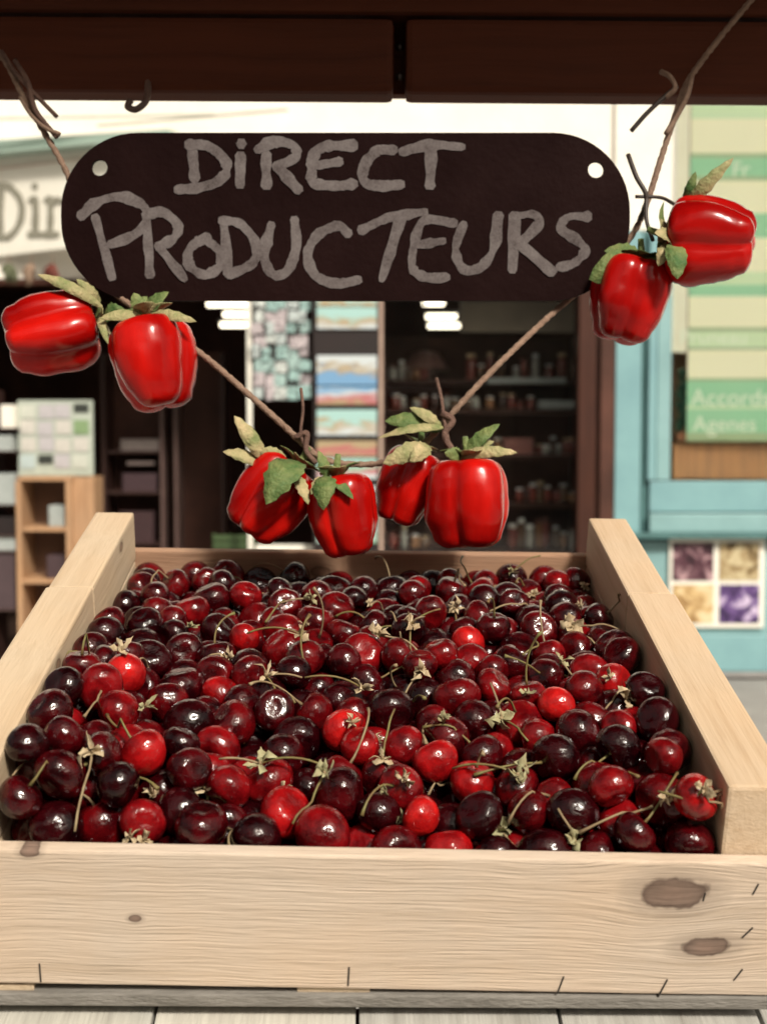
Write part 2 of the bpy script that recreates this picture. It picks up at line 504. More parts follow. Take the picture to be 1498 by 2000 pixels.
# four-photo poster under the sill
def photo_mat(name, c1, c2, c3, scale, seed):
    m, nt, b = new_mat(name)
    tc = N(nt, 'ShaderNodeTexCoord'); mp = N(nt, 'ShaderNodeMapping'); mp.inputs['Location'].default_value = (seed, seed * 2.3, seed)
    nt.links.new(tc.outputs['Generated'], mp.inputs[0])
    n = N(nt, 'ShaderNodeTexNoise'); n.inputs['Scale'].default_value = scale; n.inputs['Detail'].default_value = 3; n.inputs['Distortion'].default_value = .8
    nt.links.new(mp.outputs[0], n.inputs['Vector'])
    nt.links.new(ramp(nt, n.outputs[0], [(.36, c1), (.50, c2), (.62, c3)]), b.inputs['Base Color'])
    b.inputs['Roughness'].default_value = .35
    return m
po = wbox('photo_poster', 1306, 1492, 1050, 1226, FY - .085, FY - .064, M_white, None, .002)
tag(po, 'white framed poster of four square photos below the turquoise sill', 'poster')
cells = [((1313, 1393, 1060, 1134), ((.025, .010, .016, 1), (.09, .035, .05, 1), (.42, .27, .29, 1)), 2.6),
         ((1404, 1482, 1060, 1134), ((.07, .045, .02, 1), (.30, .21, .10, 1), (.50, .42, .26, 1)), 3.2),
         ((1313, 1393, 1142, 1217), ((.24, .13, .05, 1), (.55, .38, .18, 1), (.66, .54, .34, 1)), 2.4),
         ((1404, 1482, 1142, 1217), ((.03, .015, .06, 1), (.13, .07, .22, 1), (.55, .46, .62, 1)), 2.2)]
for i, ((a, b_, c_, d_), cs, s_) in enumerate(cells):
    wbox('photo', a, b_, c_, d_, FY - .089, FY - .086, photo_mat('photo_print_%d' % i, *cs, s_, i * 3.7 + 1), po, 0)

# ------------------------------------------------------------------ white fascia with grey letters, on the left, turned away from the street
def skew_box(name, px0, px1, ytop0, ytop1, ybot0, ybot1, Y0, Y1, thick, mat, parent):
    """a board seen at an angle: left edge at depth Y0, right edge at Y1"""
    a, b, c, d = at(px0, ybot0, Y0), at(px1, ybot1, Y1), at(px1, ytop1, Y1), at(px0, ytop0, Y0)
    n = (b - a).cross(d - a).normalized()
    if n.y > 0: n = -n
    V = [a, b, c, d] + [v - n * thick for v in (a, b, c, d)]
    return mesh_obj(name, V, [(0, 1, 2, 3), (7, 6, 5, 4), (4, 5, 1, 0), (5, 6, 2, 1), (6, 7, 3, 2), (7, 4, 0, 3)], mat, parent)
fas = empty('fascia_sign', at(0, 505, FY - .1))
tag(fas, 'white shop fascia with large grey letters behind the left end of the blackboard', 'sign')
YL, YR_ = 7.36, 6.90
fboard = skew_box('board', -140, 330, 319, 263, 516, 462, YL + .2, YR_, .05, M_white, fas)
skew_box('moulding', -140, 330, 306, 262, 312, 267, YL + .06, YR_ - .13, .16, M_celadon, fas)
skew_box('moulding', -140, 330, 282, 252, 305.5, 261.5, YL + .10, YR_ - .09, .12, M_celadon, fas)
skew_box('rule', -140, 330, 343, 288, 347, 291, YL + .19, YR_ - .01, .01, plain('faded_pink_line', (.55, .42, .36, 1), (.6, .5, .42, 1), 9), fas)
M_rule = plain('grey_green_line', (.42, .42, .36, 1), (.52, .51, .45, 1), 9)
skew_box('rule', 190, 560, 243, 212, 246.5, 215, YL - .1, YR_ - .25, .02, M_rule, fas)
skew_box('rule', -140, 420, 232, 222, 235, 224.5, YL - .1, YR_ - .2, .02, M_rule, fas)
fb = fboard.data.vertices
fa_, fb_, fd_ = fb[0].co.copy(), fb[1].co.copy(), fb[3].co.copy()
fn = (fb_ - fa_).cross(fd_ - fa_).normalized()
if fn.y > 0: fn = -fn
def on_fascia(u, v, h):
    d = at(u, v, 7) - Vector((0, 0, CZ))
    t = (fa_ - Vector((0, 0, CZ))).dot(fn) / d.dot(fn)
    return Vector((0, 0, CZ)) + d * t + fn * (h + .001)
for k, st in enumerate(([[(3, 365), (3, 462)], [(-12, 362), (18, 364), (42, 392), (42, 432), (20, 462), (-12, 464)]],
                        [[(70, 362), (70, 366)], [(62, 392), (71, 392), (71, 456)], [(60, 458), (84, 458)]],
                        [[(92, 392), (100, 392), (100, 456)], [(90, 458), (114, 458)], [(100, 405), (112, 392), (126, 394)]])):
    ribbon('letter', st, M_greyletter, fboard, on_fascia, 14, thick=.004, lift=.002, seed=k)

# ------------------------------------------------------------------ things in the dark shop
M_lamp, lnt, lb = new_mat('lit_tube')
lb.inputs['Base Color'].default_value = (1, .95, .8, 1)
lb.inputs['Emission Color'].default_value = (1, .88, .66, 1)
lb.inputs['Emission Strength'].default_value = 3.0
for k, (a, b_, y_) in enumerate(((826, 868, 592), (832, 892, 618), (836, 898, 636), (404, 486, 594), (436, 486, 614), (430, 482, 634))):
    Y = FY + (1.0, 1.7, 2.4)[k % 3]
    side = 'right' if k < 3 else 'left'
    L_ = empty('ceiling_lamp', at((a + b_) / 2, y_, Y))
    tag(L_, '%s lit strip lamp of the three on the %s of the shop ceiling' % (('upper', 'middle', 'lower')[k % 3], side), 'lamp', 'strip lamps in the shop')
    p = at((a + b_) / 2, y_, Y)
    wbox('tube', a, b_, y_ - 4.5, y_ + 4.5, Y, Y + .04, M_lamp, L_, .008)
    wbox('housing', a - 4, b_ + 4, y_ - 12, y_ - 5.5, Y - .02, Y + .08, M_grey, L_)
    ztop = zt + .31
    box('hanger', (.012, .012, ztop - p.z - .03), M_grey, L_, (p.x, Y + .03, (ztop + p.z + .03) / 2))

M_beige = plain('grey_beige_panel', (.25, .21, .16, 1), (.19, .155, .12, 1), 6, .6)
o = wbox('soffit_panel', 900, 1122, 588, 648, FY + .5, FY + .6, M_beige, None); tag(o, 'grey beige panel hanging under the shop ceiling at the right', 'panel')
o = wbox('door_post', 739, 748, 556, 1085, FY - .02, FY + .05, plain('pinkish_post_paint', (.45, .33, .26, 1), (.36, .25, .20, 1), 9, .5), None)
tag(o, 'thin pinkish beige upright post in the middle of the shop opening', 'post')

# rack of small pale cards
def speck_mat(name, c):
    m, nt, b = new_mat(name)
    tc = N(nt, 'ShaderNodeTexCoord'); oi = N(nt, 'ShaderNodeObjectInfo')
    ad = N(nt, 'ShaderNodeVectorMath'); ad.operation = 'MULTIPLY_ADD'
    nt.links.new(oi.outputs['Random'], ad.inputs[0]); ad.inputs[1].default_value = (7, 9, 11); nt.links.new(tc.outputs['Object'], ad.inputs[2])
    n = N(nt, 'ShaderNodeTexNoise'); n.inputs['Scale'].default_value = 45; n.inputs['Detail'].default_value = 2; nt.links.new(ad.outputs[0], n.inputs['Vector'])
    dk = tuple(x * .22 for x in c[:3]) + (1,)
    nt.links.new(ramp(nt, n.outputs[0], [(.38, dk), (.46, tuple(x * .75 for x in c[:3]) + (1,)), (.6, c)]), b.inputs['Base Color'])
    b.inputs['Roughness'].default_value = .5
    return m
M_cards = [speck_mat('pale_card_%d' % i, c) for i, c in enumerate(((.34, .48, .46, 1), (.44, .50, .50, 1), (.50, .44, .46, 1), (.30, .46, .44, 1), (.54, .58, .56, 1)))]
M_black = plain('black_board', (.016, .008, .008, 1), (.010, .006, .006, 1), 6, .6)
rack = empty('card_rack', at(550, 1320, FY - .1)); tag(rack, 'tall rack hung with rows of small pale mint cards in the shop doorway', 'rack')
wbox('backboard', 506, 596, 552, 770, FY - .05, FY - .03, M_black, rack)
wbox('pole', 484, 493, 552, 1330, FY - .05, FY - .03, M_white, rack)
wbox('foot', 470, 620, 1330, 1336, FY - .2, FY + .1, M_grey, rack)
rc = random.Random(2)
for iy in range(9):
    for ix in range(5):
        x = 494 + ix * 22.4 + rc.uniform(-4, 4); y = 552 + iy * 25 + rc.uniform(-5, 5)
        yf = FY - .058 - .0028 * ((ix + iy * 5) % 9) - .0004 * rc.random()
        cd = wbox('card', x, x + rc.uniform(17, 25), y, y + rc.uniform(20, 29), yf, yf + .0015, rc.choice(M_cards), rack, 0)
        cd.matrix_basis = cd.matrix_basis @ Matrix.Rotation(R(rc.uniform(-9, 9)), 4, 'Y')
# postcard rack
def band_mat(name, bands):
    m, nt, b = new_mat(name)
    tc = N(nt, 'ShaderNodeTexCoord'); sep = N(nt, 'ShaderNodeSeparateXYZ'); nt.links.new(tc.outputs['Generated'], sep.inputs[0])
    n = N(nt, 'ShaderNodeTexNoise'); n.inputs['Scale'].default_value = 3.2; n.inputs['Detail'].default_value = 5; n.inputs['Distortion'].default_value = .6
    oi = N(nt, 'ShaderNodeObjectInfo'); ad = N(nt, 'ShaderNodeVectorMath'); ad.operation = 'MULTIPLY_ADD'; nt.links.new(oi.outputs['Random'], ad.inputs[0]); ad.inputs[1].default_value = (17, 29, 31); nt.links.new(tc.outputs['Generated'], ad.inputs[2]); nt.links.new(ad.outputs[0], n.inputs['Vector'])
    z = math_n(nt, 'ADD', sep.outputs[2], math_n(nt, 'MULTIPLY', math_n(nt, 'SUBTRACT', n.outputs[0], .5), 1.5))
    nt.links.new(ramp(nt, z, bands), b.inputs['Base Color'])
    b.inputs['Roughness'].default_value = .3
    return m
mint, tan, skyb, wht, redd, grn = (.33, .52, .50, 1), (.36, .28, .17, 1), (.16, .31, .50, 1), (.50, .55, .57, 1), (.40, .12, .13, 1), (.27, .44, .33, 1)
pr = empty('postcard_rack', at(680, 1320, FY - .2)); tag(pr, 'black rack of landscape postcards standing left of the thin post', 'rack')
wbox('backboard', 612, 741, 552, 1090, FY - .12, FY - .10, M_black, pr)
wbox('foot', 600, 745, 1330, 1336, FY - .3, FY + .05, M_grey, pr)
wbox('pole', 672, 682, 1091, 1329, FY - .12, FY - .10, M_grey, pr)
for k, (y0, y1, bands) in enumerate(((552, 598, [(0, tan), (.3, mint), (1, mint)]), (600, 642, [(0, wht), (.3, tan), (.55, mint), (1, mint)]), (694, 752, [(0, skyb), (.35, skyb), (.5, tan), (.75, wht), (1, wht)]),
                         (755, 790, [(0, tan), (.25, redd), (.6, wht), (.9, skyb)]), (800, 850, [(0, wht), (.4, tan), (.55, mint), (1, mint)]), (861, 892, [(0, tan), (.5, redd), (.7, tan)]), (895, 935, [(0, wht), (.4, redd), (.55, grn), (1, mint)]),
                         (950, 1000, [(0, tan), (.4, skyb), (1, wht)]), (1010, 1060, [(0, grn), (.5, wht), (1, mint)]))):
    wbox('postcard', 619, 736, y0, y1, FY - .135, FY - .122, band_mat('postcard_print_%d' % k, bands), pr, 0)

# shelf unit with jars at the right of the opening
su = empty('display_shelf', at(1000, 1400, FY + 1.2)); tag(su, 'dark shelf unit full of jars at the right of the shop', 'shelf')
YS = FY + .75
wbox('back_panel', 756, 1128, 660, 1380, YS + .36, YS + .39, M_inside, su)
SH = (742, 800, 889, 984, 1074, 1180)
for y_ in SH:
    wbox('shelf_board', 756, 1128, y_, y_ + 7, YS, YS + .35, M_darkwood, su, .002)
for x_ in (752, 1130):
    wbox('upright', x_ - 4, x_ + 3, 655, 1400, YS + .01, YS + .35, M_darkwood, su, .002)
M_glassy = [plain('jar_%d' % i, c, None, 20, .18, .6, coat=.3) for i, c in enumerate(((.16, .030, .02, 1), (.10, .05, .025, 1), (.26, .12, .05, 1), (.06, .028, .022, 1), (.30, .29, .26, 1)))]
M_lid = [plain('jar_lid_%d' % i, c, None, 20, .35, .5) for i, c in enumerate(((.72, .72, .68, 1), (.55, .56, .56, 1), (.50, .36, .22, 1), (.12, .04, .03, 1)))]
def lathe(name, prof, mat, parent, loc, segs=12):
    V, Fc = [], []
    for (r_, z_) in prof:
        for k in range(segs):
            a = 2 * math.pi * k / segs
            V.append((r_ * math.cos(a), r_ * math.sin(a), z_))
    n = len(prof)
    for i in range(n - 1):
        for k in range(segs):
            a, b = i * segs + k, i * segs + (k + 1) % segs
            Fc.append((a, b, b + segs, a + segs))
    Fc.append(tuple(range(segs - 1, -1, -1))); Fc.append(tuple(range((n - 1) * segs, n * segs)))
    return mesh_obj(name, V, Fc, mat, parent, Matrix.Translation(loc), smooth=True)
rj = random.Random(9)
ord_ = ('first', 'second', 'third', 'fourth', 'fifth', 'sixth', 'seventh', 'eighth', 'ninth', 'tenth', 'eleventh', 'twelfth')
rows = ((889, 1046, 1124, 6, .10, 'on the shelf beside the upper right pepper leaves'), (984, 1004, 1124, 8, .12, 'on the shelf level with the upright pepper'), (1074, 990, 1126, 8, .17, 'on the shelf just above the crate'), (1074, 758, 838, 4, .14, 'on the shelf behind the hanging middle peppers'),
        (800, 760, 940, 9, .10, 'on the shelf above the right cord'), (800, 950, 1046, 5, .085, 'on the shelf between the cord and the flat carton'), (742, 760, 850, 6, .13, 'on the top shelf left of the cord'), (742, 905, 1126, 10, .15, 'on the top shelf right of the cord'), (889, 930, 980, 3, .13, 'on the shelf left of the dull pink carton'))
for (y_, xa, xb, n, h, where) in rows:
    for i in range(n):
        px = xa + (xb - xa) * (i + .5 + rj.uniform(-.18, .18)) / n
        p = at(px, y_, YS + .07)
        p.z = at(px, y_, YS).z + .004
        rr = .020 + .016 * rj.random(); hh = h * rj.uniform(.55, 1.15)
        j = lathe('jar', [(rr * .9, 0), (rr, .008), (rr, hh * .72), (rr * .72, hh * .85), (rr * .72, hh * .88)], rj.choice(M_glassy), None, p)
        tag(j, '%s jar from the left %s' % (ord_[i], where), 'jar', 'jars on the shop shelves')
        lathe('lid', [(rr * .80, hh * .885), (rr * .80, hh * 1.02), (rr * .74, hh * 1.04)], rj.choice(M_lid), j, p)
M_greybox = plain('pale_grey_card', (.34, .37, .36, 1), (.26, .29, .28, 1), 9, .6)
o = wbox('carton', 1052, 1138, 782, 799, YS + .02, YS + .2, M_greybox, None, .003); tag(o, 'flat pale grey carton on the upper right shelf', 'carton')
o = wbox('carton', 984, 1042, 820, 852, YS + .02, YS + .2, plain('dull_pink_card', (.24, .09, .07, 1), (.18, .07, .06, 1), 9, .6), None, .003)
o.location.z = at(1010, 889, YS).z + (at(1010, 820, YS).z - at(1010, 852, YS).z) / 2 + .004
tag(o, 'dull pink carton on the shelf right of the pepper leaves', 'carton')
o = wbox('price_rail', 950, 1105, 738, 748, YS - .03, YS - .01, M_greybox, None, .002); tag(o, 'pale grey price rail along the top shelf edge', 'rail')
ls = empty('lamp_shade', at(830, 705, FY + 1.6)); tag(ls, 'dim pinkish hanging lamp shade deep in the shop', 'lamp')
p = at(830, 722, FY + .9)
lathe('shade', [(.155, 0), (.15, .012), (.085, .11), (.02, .125)], plain('pinkish_shade', (.16, .085, .07, 1), (.12, .06, .05, 1), 9, .6), ls, p, 20)
box('cord', (.008, .008, zt + .3 - p.z - .13), M_black, ls, (p.x, p.y, (zt + .3 + p.z + .13) / 2))

# dim cabinet at the left of the room
cab = empty('glass_cabinet', at(290, 1400, FY + .9)); tag(cab, 'dim dark cabinet in the left half of the shop', 'cabinet')
YC = FY + .95
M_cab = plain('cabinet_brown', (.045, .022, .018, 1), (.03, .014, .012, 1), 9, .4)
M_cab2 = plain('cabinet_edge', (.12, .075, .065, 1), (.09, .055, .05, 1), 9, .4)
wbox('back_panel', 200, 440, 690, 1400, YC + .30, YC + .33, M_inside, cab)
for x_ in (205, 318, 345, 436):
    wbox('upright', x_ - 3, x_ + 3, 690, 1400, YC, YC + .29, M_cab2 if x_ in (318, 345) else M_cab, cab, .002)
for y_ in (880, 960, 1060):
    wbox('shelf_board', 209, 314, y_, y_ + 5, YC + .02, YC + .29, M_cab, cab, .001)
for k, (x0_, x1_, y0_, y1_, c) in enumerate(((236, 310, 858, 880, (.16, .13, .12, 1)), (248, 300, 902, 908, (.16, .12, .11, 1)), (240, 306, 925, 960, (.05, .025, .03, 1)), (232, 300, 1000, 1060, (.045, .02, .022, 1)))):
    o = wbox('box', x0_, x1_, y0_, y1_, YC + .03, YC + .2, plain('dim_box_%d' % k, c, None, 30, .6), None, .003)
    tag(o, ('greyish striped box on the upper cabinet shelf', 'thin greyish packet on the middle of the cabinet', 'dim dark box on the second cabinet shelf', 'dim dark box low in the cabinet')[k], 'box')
gl = empty('green_crate', at(455, 1085, FY + .3)); tag(gl, 'dim green produce crate just above the back board of the crate', 'crate')
M_dimgreen = plain('dim_green', (.05, .09, .03, 1), (.03, .05, .02, 1), 9, .6)
for k in range(3):
    wbox('slat', 416, 500, 1045 + k * 14, 1056 + k * 14, FY + .2, FY + .215, M_dimgreen, gl, .002)
for x_ in (416, 494):
    wbox('post', x_, x_ + 6, 1043, 1340, FY + .217, FY + .25, M_dimgreen, gl, .002)
o = wbox('paper_strip', 500, 612, 1064, 1076, FY + .02, FY + .04, M_white, None, .001); tag(o, 'white paper strip showing under the lower left pepper', 'paper')

# ------------------------------------------------------------------ stand of goods at the far left
M_cubby = wood('cubby_wood', (.42, .26, .15, 1), (.26, .15, .085, 1), axis=2, scale=.35)
cub = empty('cubby_shelf', at(110, 1330, FY - .3)); tag(cub, 'light brown wooden cubby shelf at the far left of the shop front', 'shelf')
YB = FY - .42
for x0_, x1_ in ((34, 44), (131, 141)):
    wbox('upright', x0_, x1_, 940, 1320, YB, YB + .28, M_cubby, cub, .002)
wbox('side_panel', 142, 186, 932, 1320, YB + .06, YB + .3, M_cubby, cub, .002)
for y_ in (931, 1030, 1132, 1230):
    wbox('shelf_board', 34 if y_ == 931 else 44.6, 141 if y_ == 931 else 130.4, y_, y_ + 8, YB + .003, YB + .27, M_cubby, cub, .002)
wbox('back_panel', 34, 141, 940, 1320, YB + .285, YB + .30, plain('cubby_back', (.20, .11, .07, 1), (.14, .08, .05, 1), 6), cub, .001)
o = wbox('carton', 95, 127, 946, 987, YB + .05, YB + .2, M_greybox, None, .003); o.location.z = at(110, 1030, YB).z + .058 + .001
tag(o, 'small pale grey carton in the top cubby', 'carton')
o = wbox('carton', 92, 130, 1085, 1131, YB + .05, YB + .2, plain('plum_card', (.06, .035, .04, 1), None, 9), None, .003); tag(o, 'dark plum carton in the lower cubby', 'carton')
nb = empty('notice_board', at(108, 925, YB + .1)); tag(nb, 'pale notice board pinned with small sheets standing on the cubby shelf', 'notice board')
wbox('board', 36, 182, 782, 929, YB + .10, YB + .12, plain('pale_green_board', (.40, .44, .38, 1), (.32, .36, .31, 1), 12), nb, .003)
rn = random.Random(4)
M_sheets = [plain('sheet_%d' % i, c, tuple(x * .8 for x in c[:3]) + (1,), 25, .6) for i, c in enumerate(((.42, .50, .50, 1), (.50, .52, .46, 1), (.44, .42, .44, 1), (.20, .30, .15, 1), (.03, .035, .03, 1), (.52, .50, .46, 1)))]
for ix in range(4):
    for iy in range(4):
        k = 4 if (ix, iy) in ((3, 0), (1, 3)) else (3 if (ix, iy) == (3, 1) else rn.choice((0, 1, 2, 5)))
        x = 42 + ix * 34 + rn.uniform(-2, 2); y = 789 + iy * 33 + rn.uniform(-2, 2)
        wbox('sheet', x, x + 29, y, y + (27 if k != 4 else 17), YB + .094, YB + .098, M_sheets[k], nb, 0)
# white boxes and cans at the very edge
goods = ((2, 28, 790, 835, M_white, 'white box at the left edge beside the notice board'), (-6, 24, 850, 880, M_greybox, 'pale grey box at the left edge under the white one'), (-10, 30, 925, 985, M_greybox, 'grey box at the left edge beside the top cubby'), (-14, 30, 1010, 1045, M_black, 'dark box at the left edge between two grey ones'), (-14, 32, 1048, 1075, M_greybox, 'low grey box at the left edge beside the cubby'), (-14, 30, 1080, 1190, plain('plum_bin', (.07, .045, .05, 1), None, 9), 'dark plum bin standing at the left edge'))
gs = empty('side_rack', at(0, 1330, FY - .3)); tag(gs, 'dark narrow rack at the left edge holding boxes', 'rack')
wbox('upright', -40, -18, 760, 1330, YB, YB + .3, M_cab, gs, .002)
for y_ in (836, 881, 986, 1046, 1076, 1191):
    wbox('shelf_board', -17, 32, y_, y_ + 1.5, YB, YB + .3, M_cab2, gs, .001)
for (x0_, x1_, y0_, y1_, m_, lab) in goods:
    if y1_ == 880: y1_ = 880.5
    o = wbox('box', x0_, x1_ if x1_ < 31 else 31, y0_, y1_, YB + .02, YB + .25, m_, None, .003)
    sh_ = min((836, 881, 986, 1046, 1076, 1191), key=lambda q: abs(q - y1_))
    o.location.z += at(0, sh_, YB).z - at(0, y1_, YB + .02).z + .001
    tag(o, lab, 'box')
# bunches hanging under the fascia
M_herb = [plain('dried_bunch_%d' % i, c, None, 30, .8) for i, c in enumerate(((.13, .03, .02, 1), (.10, .11, .06, 1), (.24, .16, .11, 1)))]
for k, px in enumerate((18, 62, 104)):
    p = at(px, 508, FY - .25)
    hb = empty('dried_bunch', p); tag(hb, ('greenish', 'pale brown', 'dark red')[k] + ' dried bunch hanging under the white fascia', 'dried bunch', 'bunches hanging under the fascia')
    for i in range(14):
        a = rn.uniform(0, 6.28); d = Vector((math.cos(a) * rn.uniform(.02, .06), math.sin(a) * .04, -rn.uniform(.06, .15)))
        leaf('leaf', p + Vector((0, 0, -.02)), p + d, .03, (0, -1, .2), M_herb[(1, 2, 0)[k]], hb, n=3)
    tube('string', [p + Vector((0, 0, .03)), p + Vector((0, 0, -.03))], .003, M_herb[2], hb)

